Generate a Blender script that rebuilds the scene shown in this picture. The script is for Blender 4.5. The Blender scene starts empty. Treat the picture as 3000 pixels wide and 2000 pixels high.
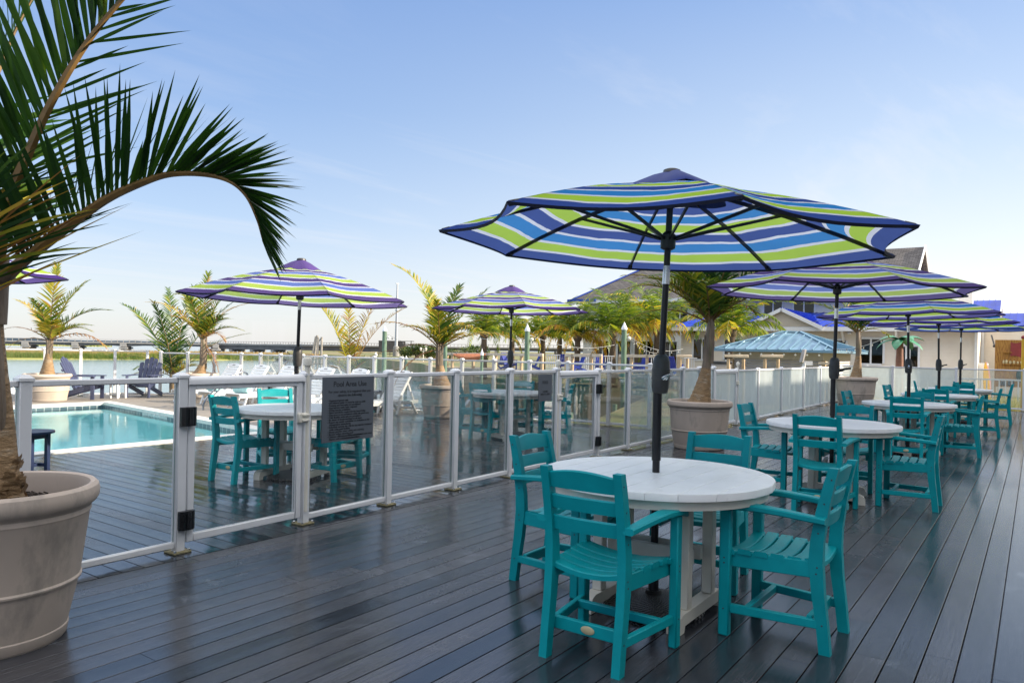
import bpy, math, random
from mathutils import Vector, Matrix
rnd = random.Random(7)
sc = bpy.context.scene
COL = sc.collection
RAD = math.radians
PI = math.pi

# ------------------------------------------------------------------ camera
RHO, CY, F, A, H = .0208, 24.7, 2170., .6163, 1.385      # roll, optical centre offset, focal (px of a 3000 px picture), heading, eye height
ca, sa, cr, sr = math.cos(A), math.sin(A), math.cos(RHO), math.sin(RHO)
cam = bpy.data.cameras.new('camera')
camo = bpy.data.objects.new('camera', cam)
COL.objects.link(camo)
cam.sensor_fit = 'HORIZONTAL'
cam.sensor_width = 36
cam.lens = 36 * F / 3000
cam.clip_start, cam.clip_end = .05, 20000
cam.shift_y = CY / 3000
fw, rt, up = Vector((ca, sa, 0)), Vector((sa, -ca, 0)), Vector((0, 0, 1))
xc = rt * cr + up * sr
yc = rt * -sr + up * cr
mw = Matrix.Identity(4)
for i in range(3):
    mw[i][0], mw[i][1], mw[i][2] = xc[i], yc[i], -fw[i]
mw.translation = (0, 0, H)
camo.matrix_world = mw
sc.camera = camo

# ------------------------------------------------------------------ sky, sun, exposure
S = Vector((1., -1.8, .95)).normalized()                   # towards the sun
SUN_EL, SUN_AZ = math.asin(S.z), math.atan2(S.x, S.y)
W = bpy.data.worlds.new('World')
sc.world = W
W.use_nodes = True
wn, wl = W.node_tree.nodes, W.node_tree.links
wn.clear()
sky = wn.new('ShaderNodeTexSky')
sky.sky_type = 'NISHITA'
sky.sun_disc = False
sky.sun_elevation = SUN_EL
sky.sun_rotation = SUN_AZ
sky.air_density = 1.0
sky.dust_density = .6
sky.ozone_density = 2.0
tc = wn.new('ShaderNodeTexCoord')
sep = wn.new('ShaderNodeSeparateXYZ')
wl.new(tc.outputs['Generated'], sep.inputs[0])
def wmath(op, a, b=None, clamp=False):
    n = wn.new('ShaderNodeMath')
    n.operation = op
    n.use_clamp = clamp
    for i, x in enumerate((a, b)):
        if x is None: continue
        if isinstance(x, (int, float)): n.inputs[i].default_value = x
        else: wl.new(x, n.inputs[i])
    return n.outputs[0]
zz = wmath('MAXIMUM', sep.outputs[2], .03)
cxx = wmath('DIVIDE', sep.outputs[0], zz)
cyy = wmath('DIVIDE', sep.outputs[1], zz)
cmb = wn.new('ShaderNodeCombineXYZ')
wl.new(cxx, cmb.inputs[0]); wl.new(cyy, cmb.inputs[1])
mp = wn.new('ShaderNodeMapping')
mp.inputs['Rotation'].default_value = (0, 0, RAD(62))
mp.inputs['Scale'].default_value = (.22, .75, 1)
wl.new(cmb.outputs[0], mp.inputs[0])
nz = wn.new('ShaderNodeTexNoise')
nz.inputs['Scale'].default_value = 1.3
nz.inputs['Detail'].default_value = 9
nz.inputs['Roughness'].default_value = .6
nz.inputs['Distortion'].default_value = .5
wl.new(mp.outputs[0], nz.inputs['Vector'])
cr_ = wn.new('ShaderNodeValToRGB')
cr_.color_ramp.elements[0].position = .50
cr_.color_ramp.elements[1].position = .76
wl.new(nz.outputs[0], cr_.inputs[0])
dotn = wn.new('ShaderNodeVectorMath')
dotn.operation = 'DOT_PRODUCT'
wl.new(tc.outputs['Generated'], dotn.inputs[0])
dotn.inputs[1].default_value = (math.sin(SUN_AZ), math.cos(SUN_AZ), 0)
KX = 1 / .224                                              # display value -> sky radiance at this exposure
def skyramp(stops):
    r = wn.new('ShaderNodeValToRGB')
    while len(r.color_ramp.elements) < len(stops): r.color_ramp.elements.new(.5)
    for e, (p, c) in zip(r.color_ramp.elements, stops):
        e.position = p; e.color = (*c, 1)
    wl.new(sep.outputs[2], r.inputs[0])
    sc_ = wn.new('ShaderNodeVectorMath'); sc_.operation = 'SCALE'; sc_.inputs['Scale'].default_value = KX * 2
    wl.new(r.outputs[0], sc_.inputs[0])
    return sc_.outputs[0]
def h2(c): return tuple(x / 2 for x in c)
away = skyramp([(0, h2((.76, .76, .79))), (.06, h2((.70, .74, .82))), (.16, h2((.47, .61, .84))), (.30, h2((.29, .45, .77))), (.43, h2((.225, .375, .72))), (.70, h2((1.95, 1.98, 2.08)))])  # last stop: unseen bright veil overhead, added to lift light in the shade
near = skyramp([(0, h2((1.0, .97, .92))), (.10, h2((.95, .96, .96))), (.25, h2((.62, .74, .92))), (.43, h2((.32, .48, .82))), (.70, h2((2.2, 2.16, 2.12)))])  # sunward side, topped by the same added overhead fill veil
sf = wn.new('ShaderNodeMapRange'); sf.interpolation_type = 'SMOOTHSTEP'
sf.inputs['From Min'].default_value = -.62; sf.inputs['From Max'].default_value = .42
wl.new(dotn.outputs['Value'], sf.inputs['Value'])
grad = wn.new('ShaderNodeMixRGB')
wl.new(sf.outputs[0], grad.inputs[0]); wl.new(away, grad.inputs[1]); wl.new(near, grad.inputs[2])
base = wn.new('ShaderNodeMixRGB'); base.inputs[0].default_value = .80
wl.new(sky.outputs[0], base.inputs[1]); wl.new(grad.outputs[0], base.inputs[2])
hz = wmath('SUBTRACT', 1.0, wmath('MULTIPLY', sep.outputs[2], 2.0), True)
cloud = wmath('MULTIPLY', cr_.outputs[0], wmath('ADD', wmath('MULTIPLY', hz, .75), .10), True)
cloud = wmath('MULTIPLY', cloud, wmath('ADD', wmath('MULTIPLY', sf.outputs[0], 1.0), .38), True)
mixc = wn.new('ShaderNodeMixRGB')
mixc.inputs[2].default_value = (.92 * KX, .91 * KX, .93 * KX, 1)
wl.new(cloud, mixc.inputs[0])
wl.new(base.outputs[0], mixc.inputs[1])
bg = wn.new('ShaderNodeBackground')
bg.inputs[1].default_value = .12
wl.new(mixc.outputs[0], bg.inputs[0])
wo = wn.new('ShaderNodeOutputWorld')
wl.new(bg.outputs[0], wo.inputs[0])

sun = bpy.data.lights.new('sun', 'SUN')
sun.energy = 4.6
sun.angle = RAD(.53)
sun.color = (1, .87, .70)
suno = bpy.data.objects.new('sun', sun)
suno.rotation_euler = S.to_track_quat('Z', 'Y').to_euler()
COL.objects.link(suno)

vs = sc.view_settings
vs.view_transform = 'Standard'
vs.look = 'None'
vs.exposure = 1.0
vs.gamma = 1
sc.cycles.max_bounces = 14
sc.cycles.transparent_max_bounces = 32
sc.cycles.caustics_reflective = False
sc.cycles.caustics_refractive = False

# ------------------------------------------------------------------ helpers: picture point -> place
def ray(x, y):
    return ((x - 1500) * cr + (y - 1000) * sr, -(x - 1500) * sr + (y - 1000) * cr - CY)
def at(x, y, z=0.):
    X, Y = ray(x, y)
    d = F * (H - z) / Y
    l = X * d / F
    return Vector((d * ca + l * sa, d * sa - l * ca, z))
def pxd(x, y, d):
    X, Y = ray(x, y)
    l = X * d / F
    return Vector((d * ca + l * sa, d * sa - l * ca, H - Y * d / F))
def gd(x, d, z=0.):
    p = pxd(x, 1024 + (x - 1500) * .0208, d)
    return Vector((p.x, p.y, z))
def zat(x, y, d): return H - ray(x, y)[1] * d / F
def colu(x, v, y=1200):
    k = ray(x, y)[0] / F
    return v * (ca + k * sa) / (sa - k * ca)
def colv(x, u, y=1200):
    k = ray(x, y)[0] / F
    return u * (sa - k * ca) / (ca + k * sa)
def lerp(a, b, t): return a + (b - a) * t

# ------------------------------------------------------------------ helpers: materials
MATS = {}
def nt(name):
    m = bpy.data.materials.new(name)
    m.use_nodes = True
    t = m.node_tree
    MATS[name] = m
    return m, t.nodes, t.links, t.nodes['Principled BSDF'], t.nodes['Material Output']
def tex_noise(N, L, scale, detail=4, vec=None, rough=.55, dist=0.):
    n = N.new('ShaderNodeTexNoise')
    n.inputs['Scale'].default_value = scale
    n.inputs['Detail'].default_value = detail
    n.inputs['Roughness'].default_value = rough
    n.inputs['Distortion'].default_value = dist
    if vec is not None: L.new(vec, n.inputs['Vector'])
    return n.outputs[0]
def objcoord(N, L, scale=(1, 1, 1), rot=(0, 0, 0)):
    c = N.new('ShaderNodeTexCoord')
    m = N.new('ShaderNodeMapping')
    m.inputs['Scale'].default_value = scale
    m.inputs['Rotation'].default_value = rot
    L.new(c.outputs['Object'], m.inputs[0])
    return m.outputs[0]
def ramp(N, L, fac, stops, interp='LINEAR'):
    r = N.new('ShaderNodeValToRGB')
    cr0 = r.color_ramp
    cr0.interpolation = interp
    while len(cr0.elements) < len(stops): cr0.elements.new(.5)
    for e, (p, c) in zip(cr0.elements, stops):
        e.position = p
        e.color = (*c, 1) if len(c) == 3 else c
    L.new(fac, r.inputs[0])
    return r.outputs[0]
def mth(N, L, op, *a, clamp=False):
    n = N.new('ShaderNodeMath')
    n.operation = op
    n.use_clamp = clamp
    for i, x in enumerate(a):
        if isinstance(x, (int, float)): n.inputs[i].default_value = x
        else: L.new(x, n.inputs[i])
    return n.outputs[0]
def mixrgb(N, L, f, a, b, mode='MIX'):
    n = N.new('ShaderNodeMixRGB')
    n.blend_type = mode
    for i, x in enumerate((f, a, b)):
        if isinstance(x, (int, float)): n.inputs[i].default_value = x
        elif isinstance(x, tuple): n.inputs[i].default_value = (*x, 1)
        else: L.new(x, n.inputs[i])
    return n.outputs[0]
def bump(N, L, B, h, strength=.3, dist=.01):
    b = N.new('ShaderNodeBump')
    b.inputs['Strength'].default_value = strength
    b.inputs['Distance'].default_value = dist
    L.new(h, b.inputs['Height'])
    L.new(b.outputs[0], B.inputs['Normal'])
def pm(name, col, rough=.5, metal=0., var=.12, vscale=6., bmp=0., bscale=60., spec=.5, bdist=.004, stretch=(1, 1, 1), dirt=None, rnd_v=0., rings=0.):
    m, N, L, B, O = nt(name)
    vec = objcoord(N, L, stretch)
    n = tex_noise(N, L, vscale, 5, vec)
    lo = tuple(c * (1 - var) for c in col)
    hi = tuple(min(1, c * (1 + var)) for c in col)
    c = ramp(N, L, n, [(.3, lo), (.7, hi)])
    if dirt:
        n2 = tex_noise(N, L, dirt[1], 8, vec, .65)
        c = mixrgb(N, L, ramp(N, L, n2, [(dirt[2], (0, 0, 0)), (min(1, dirt[2] + .18), (1, 1, 1))]), c, dirt[0])
    if rnd_v:
        oi = N.new('ShaderNodeObjectInfo')
        c = mixrgb(N, L, 1., c, ramp(N, L, oi.outputs['Random'], [(0, (1 - rnd_v,) * 3), (1, (1 + rnd_v,) * 3)]), 'MULTIPLY')
    L.new(c, B.inputs['Base Color'])
    B.inputs['Metallic'].default_value = metal
    B.inputs['Specular IOR Level'].default_value = spec
    r = ramp(N, L, n, [(.25, (max(0, rough - .07),) * 3), (.75, (min(1, rough + .07),) * 3)])
    L.new(r, B.inputs['Roughness'])
    if bmp:
        h = tex_noise(N, L, bscale, 4, vec)
        if rings:
            cz = N.new('ShaderNodeTexCoord'); sz = N.new('ShaderNodeSeparateXYZ'); L.new(cz.outputs['Object'], sz.inputs[0])
            wv = mth(N, L, 'FRACT', mth(N, L, 'ADD', mth(N, L, 'MULTIPLY', sz.outputs[2], rings), mth(N, L, 'MULTIPLY', n, 1.3)))
            h = mth(N, L, 'ADD', h, mth(N, L, 'MULTIPLY', wv, .8))
        bump(N, L, B, h, bmp, bdist)
    return m

# ------------------------------------------------------------------ helpers: meshes
class MB:
    def __init__(s): s.v = []; s.f = []; s.m = []; s.uv = {}; s.tone = {}
    def add(s, vs_, fs, m=0, uvs=None, tone=None):
        b = len(s.v)
        s.v += [tuple(p) for p in vs_]
        for i, f in enumerate(fs):
            if uvs: s.uv[len(s.f)] = uvs[i]
            if tone is not None: s.tone[len(s.f)] = tone
            s.f.append([b + j for j in f]); s.m.append(m)
        return s
    def box(s, c, size, m=0, ch=0., M=None, tone=None):
        x, y, z = (a / 2 for a in size)
        c = Vector(c)
        if ch <= 0:
            P = [Vector((i * x, j * y, k * z)) for i in (-1, 1) for j in (-1, 1) for k in (-1, 1)]
            Fc = [(0, 1, 3, 2), (4, 6, 7, 5), (0, 4, 5, 1), (2, 3, 7, 6), (0, 2, 6, 4), (1, 5, 7, 3)]
        else:
            ch = min(ch, x * .9, y * .9, z * .9)
            P = []; ix = {}
            for i in (-1, 1):
                for j in (-1, 1):
                    for k in (-1, 1):
                        for ax in range(3):
                            q = [i * (x - ch), j * (y - ch), k * (z - ch)]
                            q[ax] = (i, j, k)[ax] * (x, y, z)[ax]
                            ix[(i, j, k, ax)] = len(P); P.append(Vector(q))
            Fc = []
            for ax in range(3):
                o = [a for a in range(3) if a != ax]
                for sg in (-1, 1):
                    q = []
                    for a, b in ((-1, -1), (1, -1), (1, 1), (-1, 1)):
                        t = [0, 0, 0]; t[ax] = sg; t[o[0]] = a; t[o[1]] = b
                        q.append(ix[(*t, ax)])
                    Fc.append(q)
            for ax in range(3):
                o = [a for a in range(3) if a != ax]
                for a in (-1, 1):
                    for b in (-1, 1):
                        q = []
                        for sg, w in ((-1, o[0]), (1, o[0]), (1, o[1]), (-1, o[1])):
                            t = [0, 0, 0]; t[ax] = sg; t[o[0]] = a; t[o[1]] = b
                            q.append(ix[(*t, w)])
                        Fc.append(q)
            for i in (-1, 1):
                for j in (-1, 1):
                    for k in (-1, 1): Fc.append([ix[(i, j, k, w)] for w in range(3)])
            # consistent winding outward
            out = []
            for f in Fc:
                n = (P[f[1]] - P[f[0]]).cross(P[f[2]] - P[f[0]])
                cc = sum((P[i] for i in f), Vector()) / len(f)
                out.append(f if n.dot(cc) > 0 else f[::-1])
            Fc = out
        P = [c + (M @ p if M else p) for p in P]
        return s.add(P, Fc, m, tone=tone)
    def bar(s, p, q, w, h, m=0, ch=0., upv=(0, 0, 1), ext=0.):
        p, q = Vector(p), Vector(q)
        d = q - p
        L = d.length
        if L < 1e-6: return s
        d.normalize()
        u = Vector(upv)
        sd = u.cross(d)
        if sd.length < 1e-4: sd = Vector((1, 0, 0)).cross(d)
        if sd.length < 1e-4: sd = Vector((0, 1, 0)).cross(d)
        sd.normalize()
        u = d.cross(sd)
        M = Matrix((d, sd, u)).transposed()
        return s.box((p + q) / 2, (L + 2 * ext, w, h), m, ch, M)
    def tube(s, pts, rad, n=10, m=0, cap=True):
        pts = [Vector(p) for p in pts]
        if not hasattr(rad, '__len__'): rad = [rad] * len(pts)
        V = []; Fc = []
        pa = None
        for i, p in enumerate(pts):
            t = (pts[min(i + 1, len(pts) - 1)] - pts[max(i - 1, 0)]).normalized()
            if pa is None:
                pa = t.cross(Vector((0, 0, 1)))
                if pa.length < .01: pa = t.cross(Vector((1, 0, 0)))
            pa = (pa - t * pa.dot(t)).normalized()
            b = t.cross(pa)
            for k in range(n):
                a = 2 * PI * k / n
                V.append(p + (pa * math.cos(a) + b * math.sin(a)) * rad[i])
        for i in range(len(pts) - 1):
            for k in range(n):
                Fc.append((i * n + k, i * n + (k + 1) % n, (i + 1) * n + (k + 1) % n, (i + 1) * n + k))
        if cap:
            Fc.append(list(range(n))[::-1]); Fc.append([(len(pts) - 1) * n + k for k in range(n)])
        return s.add(V, Fc, m)
    def lathe(s, prof, n=24, m=0, c=(0, 0, 0), off=None):
        V = []; Fc = []
        c = Vector(c)
        for i, (r, z) in enumerate(prof):
            for k in range(n):
                a = 2 * PI * k / n
                rr = r * (off(a, z) if off else 1)
                V.append(c + Vector((rr * math.cos(a), rr * math.sin(a), z)))
        for i in range(len(prof) - 1):
            for k in range(n):
                Fc.append((i * n + k, i * n + (k + 1) % n, (i + 1) * n + (k + 1) % n, (i + 1) * n + k))
        if prof[0][0] > 1e-4: Fc.append(list(range(n))[::-1])
        if prof[-1][0] > 1e-4: Fc.append([(len(prof) - 1) * n + k for k in range(n)])
        return s.add(V, Fc, m)
    def prism(s, poly, O, Ax, Bx, Nx, t0, t1, m=0):
        O, Ax, Bx, Nx = Vector(O), Vector(Ax), Vector(Bx), Vector(Nx)
        n = len(poly)
        V = [O + Ax * a + Bx * b + Nx * t for t in (t0, t1) for a, b in poly]
        Fc = [list(range(n))[::-1], [n + i for i in range(n)]]
        Fc += [(i, (i + 1) % n, n + (i + 1) % n, n + i) for i in range(n)]
        return s.add(V, Fc, m)
    def strip(s, rows, m=0):                                   # grid of points
        w = len(rows[0]); V = [p for r in rows for p in r]
        Fc = [(i * w + j, i * w + j + 1, (i + 1) * w + j + 1, (i + 1) * w + j) for i in range(len(rows) - 1) for j in range(w - 1)]
        return s.add(V, Fc, m)
    def quad(s, a, b, c, d, m=0): return s.add([a, b, c, d], [(0, 1, 2, 3)], m)
    def ball(s, c, r, m=0, n=8, sq=1.):
        prof = [(max(1e-5, r * math.sin(PI * i / n)), -r * sq * math.cos(PI * i / n)) for i in range(n + 1)]
        return s.lathe(prof, n + 2, m, c)
    def build(s, name, mats, parent=None, smooth=True, loc=None, ang=38):
        me = bpy.data.meshes.new(name)
        me.from_pydata(s.v, [], s.f)
        for k in (mats if isinstance(mats, (list, tuple)) else [mats]):
            me.materials.append(MATS[k] if isinstance(k, str) else k)
        me.polygons.foreach_set('material_index', s.m)
        if s.uv:
            ul = me.uv_layers.new(name='UVMap')
            for p in me.polygons:
                u = s.uv.get(p.index)
                if u:
                    for li, w in zip(p.loop_indices, u): ul.data[li].uv = w
        if s.tone:
            at_ = me.attributes.new('tone', 'FLOAT', 'FACE')
            at_.data.foreach_set('value', [s.tone.get(i, .5) for i in range(len(s.f))])
        if smooth:
            me.polygons.foreach_set('use_smooth', [True] * len(s.f))
            me.set_sharp_from_angle(angle=RAD(ang))
        me.update()
        o = bpy.data.objects.new(name, me)
        COL.objects.link(o)
        if parent: o.parent = parent
        if loc is not None: o.location = loc
        return o

def tag(o, label=None, cat=None, group=None, kind=None):
    if label: o['label'] = label
    if cat: o['category'] = cat
    if group: o['group'] = group
    if kind: o['kind'] = kind
    return o
def thing(name, label, cat, loc=(0, 0, 0), rz=0., group=None):
    o = bpy.data.objects.new(name, None)
    o.empty_display_size = .1
    COL.objects.link(o)
    o.location = loc
    o.rotation_euler = (0, 0, rz)
    return tag(o, label, cat, group)
KIDS = {}
def kids(o):
    return [c for c in COL.objects if c.parent == o]
def dup(o, loc=None, rz=None, label=None, parent=None, scale=None, tree=None):
    if tree is None:
        def rec(x): return (x, [rec(c) for c in kids(x)])
        tree = KIDS.get(o.name) or KIDS.setdefault(o.name, rec(o))
    c = o.copy()
    COL.objects.link(c)
    if parent is not None: c.parent = parent
    if loc is not None: c.location = loc
    if rz is not None: c.rotation_euler = (0, 0, rz)
    if scale is not None: c.scale = (scale,) * 3
    if label: c['label'] = label
    for k, sub in tree[1]: dup(k, parent=c, tree=(k, sub))
    return c
def text(body, size, parent, mat, loc, rot, align='CENTER', name='lettering', ls=1.0):
    cu = bpy.data.curves.new('txt', 'FONT')
    cu.body = body; cu.size = size; cu.align_x = align; cu.extrude = .0006; cu.space_line = ls
    t = bpy.data.objects.new('txt', cu)
    COL.objects.link(t)
    dg = bpy.context.evaluated_depsgraph_get()
    me = bpy.data.meshes.new_from_object(t.evaluated_get(dg))
    bpy.data.objects.remove(t)
    me.materials.clear(); me.materials.append(MATS[mat])
    o = bpy.data.objects.new(name, me)
    COL.objects.link(o)
    o.parent = parent
    o.location = loc
    o.rotation_euler = rot
    return o
# ------------------------------------------------------------------ materials
pm('teal', (.0005, .31, .345), .46, var=.08, vscale=9, bmp=.12, bscale=180, bdist=.001, spec=.26, rnd_v=.09, dirt=((.015, .34, .36), 22, .66))
pm('white_poly', (.82, .82, .81), .42, var=.05, vscale=7, bmp=.08, bscale=160, bdist=.001, rnd_v=.03, dirt=((.58, .58, .57), 6, .64))
pm('cream_poly', (.70, .66, .57), .45, var=.06, vscale=8)
pm('white_metal', (.72, .72, .73), .35, var=.05, vscale=5, dirt=((.45, .44, .38), 9, .68))
pm('algae', (.22, .19, .10), .75, var=.3, vscale=40)
pm('black_plastic', (.010, .011, .013), .3, var=.2)
pm('grey_plastic', (.055, .052, .05), .42, var=.12)
pm('pole_metal', (.016, .016, .019), .32, metal=.3, var=.15)
pm('rib_metal', (.010, .011, .015), .38, metal=.2)
pm('steel', (.62, .63, .65), .18, metal=1., var=.08)
pm('tan_pot', (.47, .385, .32), .68, var=.10, vscale=4, bmp=.10, bscale=30, dirt=((.25, .22, .19), 3.6, .55), stretch=(1, 1, .45))
pm('cream_pot', (.52, .43, .35), .68, var=.10, vscale=4, bmp=.10, bscale=30, dirt=((.36, .29, .23), 3.6, .58), stretch=(1, 1, .45))
pm('soil', (.028, .018, .012), .95, var=.5, vscale=30, bmp=1., bscale=45, bdist=.03)
pm('navy_poly', (.018, .028, .075), .42, var=.12)
pm('slate_poly', (.055, .065, .13), .45, var=.10)
pm('towel', (.42, .68, .66), .9, var=.12, vscale=14, bmp=.5, bscale=90)
pm('sign_grey', (.095, .108, .128), .55, var=.05)
pm('ink', (.006, .007, .012), .6, var=.1)
pm('badge_tan', (.52, .44, .26), .45, var=.1)
pm('trunk_bulb', (.30, .19, .095), .7, var=.30, vscale=9, bmp=.7, bscale=24, bdist=.016, stretch=(1, 1, 2.4), dirt=((.44, .37, .28), 6, .54), rings=22.)
pm('trunk_shaft', (.17, .125, .085), .62, var=.35, vscale=6, bmp=.6, bscale=26, bdist=.01, stretch=(3, 3, .5), dirt=((.10, .12, .05), 4, .55))
pm('trunk_rough', (.12, .085, .055), .9, var=.4, vscale=14, bmp=1., bscale=22, bdist=.03)
pm('rachis', (.20, .115, .035), .5, var=.35, vscale=10)
pm('rachis_green', (.14, .15, .035), .5, var=.35, vscale=10)
pm('concrete', (.26, .25, .235), .85, var=.16, vscale=.8, bmp=.2, bscale=6)
pm('dark_concrete', (.13, .128, .13), .85, var=.2, vscale=.6)
pm('lumber', (.46, .33, .20), .75, var=.22, vscale=5, bmp=.25, bscale=40)
pm('pale_lumber', (.58, .48, .36), .75, var=.18, vscale=5)
pm('dock_wood', (.28, .25, .21), .85, var=.3, vscale=3)
pm('piling_green', (.13, .20, .135), .85, var=.35, vscale=6, bmp=.5, bscale=20, stretch=(2, 2, .5))
pm('cap_white', (.78, .78, .78), .5, var=.04)
pm('beige_siding', (.50, .44, .355), .7, var=.05, vscale=3)
pm('white_trim', (.76, .76, .76), .5, var=.04)
pm('grey_box', (.33, .31, .30), .6, var=.1)
pm('blue_plastic', (.005, .025, .26), .35, var=.15)
pm('roof_edge_blue', (.008, .05, .36), .35, var=.1)
pm('orange_cloth', (.62, .22, .10), .85, var=.2)
pm('hull_white', (.72, .72, .72), .3, var=.08, vscale=2)
pm('hull_dark', (.035, .04, .05), .35, var=.2)
pm('billboard_wood', (.065, .06, .06), .8, var=.4, vscale=2)
pm('galvanised', (.40, .42, .45), .5, metal=.5, var=.12)
pm('bulb_glass', (.75, .72, .62), .2, var=.05)
pm('cable', (.10, .10, .10), .6)
pm('white_cable', (.7, .7, .68), .6)
pm('bush', (.05, .085, .022), .8, var=.5, vscale=3)
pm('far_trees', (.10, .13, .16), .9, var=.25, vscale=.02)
pm('facade', (.66, .62, .56), .8, var=.05)
pm('plaster_pool', (.46, .90, .93), .6, var=.05, vscale=2)
pm('coping', (.66, .64, .60), .7, var=.08, vscale=10, bmp=.2)
pm('red_cloth', (.30, .05, .05), .85, var=.15)
pm('mural_green', (.02, .07, .06), .6, var=.5, vscale=14)
pm('mural_cream', (.62, .52, .30), .6, var=.3, vscale=20)
pm('yellow_paint', (.72, .42, .03), .45, var=.1)
pm('pink_paint', (.72, .38, .36), .5, var=.1)
pm('fake_leaf', (.05, .22, .11), .35, var=.35, vscale=5)
pm('fake_trunk', (.24, .11, .075), .7, var=.25, vscale=9)
pm('rattan', (.50, .38, .22), .8, var=.3, vscale=20)
pm('hem', (.010, .013, .035), .8, var=.2)
pm('glass_edge', (.10, .20, .17), .2)

def mural():
    m, N, L, B, O = nt('mural_wood')
    v = objcoord(N, L, (1, 9, 1.2))
    n = tex_noise(N, L, 3, 8, v, .6, .6)
    L.new(ramp(N, L, n, [(.3, (.14, .05, .012)), (.5, (.42, .19, .035)), (.7, (.56, .30, .07))]), B.inputs['Base Color'])
    B.inputs['Roughness'].default_value = .6
mural()

def shingle():
    m, N, L, B, O = nt('shingle')
    c = N.new('ShaderNodeTexCoord')
    br = N.new('ShaderNodeTexBrick')
    br.inputs['Scale'].default_value = 1
    br.inputs['Brick Width'].default_value = .34
    br.inputs['Row Height'].default_value = .17
    br.inputs['Mortar Size'].default_value = .012
    br.inputs['Color1'].default_value = (.12, .105, .098, 1)
    br.inputs['Color2'].default_value = (.20, .18, .165, 1)
    br.inputs['Mortar'].default_value = (.03, .028, .028, 1)
    L.new(c.outputs['UV'], br.inputs['Vector'])
    n = tex_noise(N, L, .6, 5, c.outputs['UV'])
    L.new(mixrgb(N, L, .5, br.outputs[0], ramp(N, L, n, [(.3, (.4, .4, .4)), (.7, (1, 1, 1))]), 'MULTIPLY'), B.inputs['Base Color'])
    B.inputs['Roughness'].default_value = .95
shingle()

def metal_roof(name, col):
    m, N, L, B, O = nt(name)
    n = tex_noise(N, L, 1.2, 4, objcoord(N, L))
    L.new(ramp(N, L, n, [(.3, tuple(c * .85 for c in col)), (.7, tuple(min(1, c * 1.15) for c in col))]), B.inputs['Base Color'])
    B.inputs['Roughness'].default_value = .32
    B.inputs['Metallic'].default_value = .15
metal_roof('blue_roof', (.008, .045, .42))
metal_roof('teal_roof', (.15, .27, .36))

def corrugated():
    m, N, L, B, O = nt('corrugated')
    c = N.new('ShaderNodeTexCoord')
    s_ = N.new('ShaderNodeSeparateXYZ')
    L.new(c.outputs['Object'], s_.inputs[0])
    w = mth(N, L, 'SINE', mth(N, L, 'MULTIPLY', s_.outputs[2], 2 * PI / .10))
    n = tex_noise(N, L, 2, 4, c.outputs['Object'])
    L.new(ramp(N, L, n, [(.3, (.62, .57, .55)), (.7, (.74, .70, .67))]), B.inputs['Base Color'])
    B.inputs['Roughness'].default_value = .5
    B.inputs['Metallic'].default_value = .2
    bump(N, L, B, w, .9, .03)
corrugated()

def siding(name, lo, hi):
    m, N, L, B, O = nt(name)
    c = N.new('ShaderNodeTexCoord')
    s_ = N.new('ShaderNodeSeparateXYZ')
    L.new(c.outputs['Object'], s_.inputs[0])
    fr = mth(N, L, 'FRACT', mth(N, L, 'DIVIDE', s_.outputs[2], .17))
    n = tex_noise(N, L, 1.5, 5, c.outputs['Object'])
    base = ramp(N, L, n, [(.3, lo), (.7, hi)])
    L.new(base, B.inputs['Base Color'])
    B.inputs['Roughness'].default_value = .75
    bump(N, L, B, mth(N, L, 'SUBTRACT', 1.0, fr), .7, .03)
siding('lap_siding', (.74, .65, .53), (.80, .72, .60))
siding('lap_siding_white', (.72, .69, .65), (.80, .77, .73))

def leaf(name, stops, trans=.38):
    m, N, L, B, O = nt(name)
    a = N.new('ShaderNodeAttribute')
    a.attribute_name = 'tone'
    n = tex_noise(N, L, 9, 3, objcoord(N, L))
    f = mth(N, L, 'ADD', a.outputs['Fac'], mth(N, L, 'MULTIPLY', mth(N, L, 'SUBTRACT', n, .5), .22), clamp=True)
    c = ramp(N, L, f, stops)
    L.new(c, B.inputs['Base Color'])
    B.inputs['Roughness'].default_value = .42
    B.inputs['Specular IOR Level'].default_value = .35
    t = N.new('ShaderNodeBsdfTranslucent')
    L.new(mixrgb(N, L, .75, c, (1.0, .95, .25), 'MULTIPLY'), t.inputs[0])
    mx = N.new('ShaderNodeMixShader')
    mx.inputs[0].default_value = trans
    L.new(B.outputs[0], mx.inputs[1]); L.new(t.outputs[0], mx.inputs[2])
    L.new(mx.outputs[0], O.inputs[0])
GS = [(0, (.012, .045, .010)), (.22, (.035, .095, .016)), (.38, (.11, .19, .022)), (.55, (.34, .33, .035)), (.70, (.52, .36, .04)), (.84, (.46, .22, .06)), (1, (.20, .10, .05))]
leaf('palm_leaf', GS)
leaf('coco_leaf', [(0, (.05, .11, .02)), (.3, (.15, .24, .03)), (.5, (.33, .38, .04)), (.7, (.66, .48, .05)), (.85, (.68, .34, .05)), (1, (.30, .16, .06))], .5)
leaf('bush_leaf', [(0, (.02, .05, .012)), (.5, (.06, .11, .02)), (1, (.16, .17, .04))], .25)
leaf('marsh_leaf', [(0, (.13, .22, .03)), (.4, (.30, .34, .08)), (.7, (.58, .46, .20)), (1, (.66, .47, .24))], .3)
leaf('gold_grass', [(0, (.10, .17, .03)), (.5, (.34, .34, .08)), (1, (.62, .48, .16))], .35)

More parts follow.
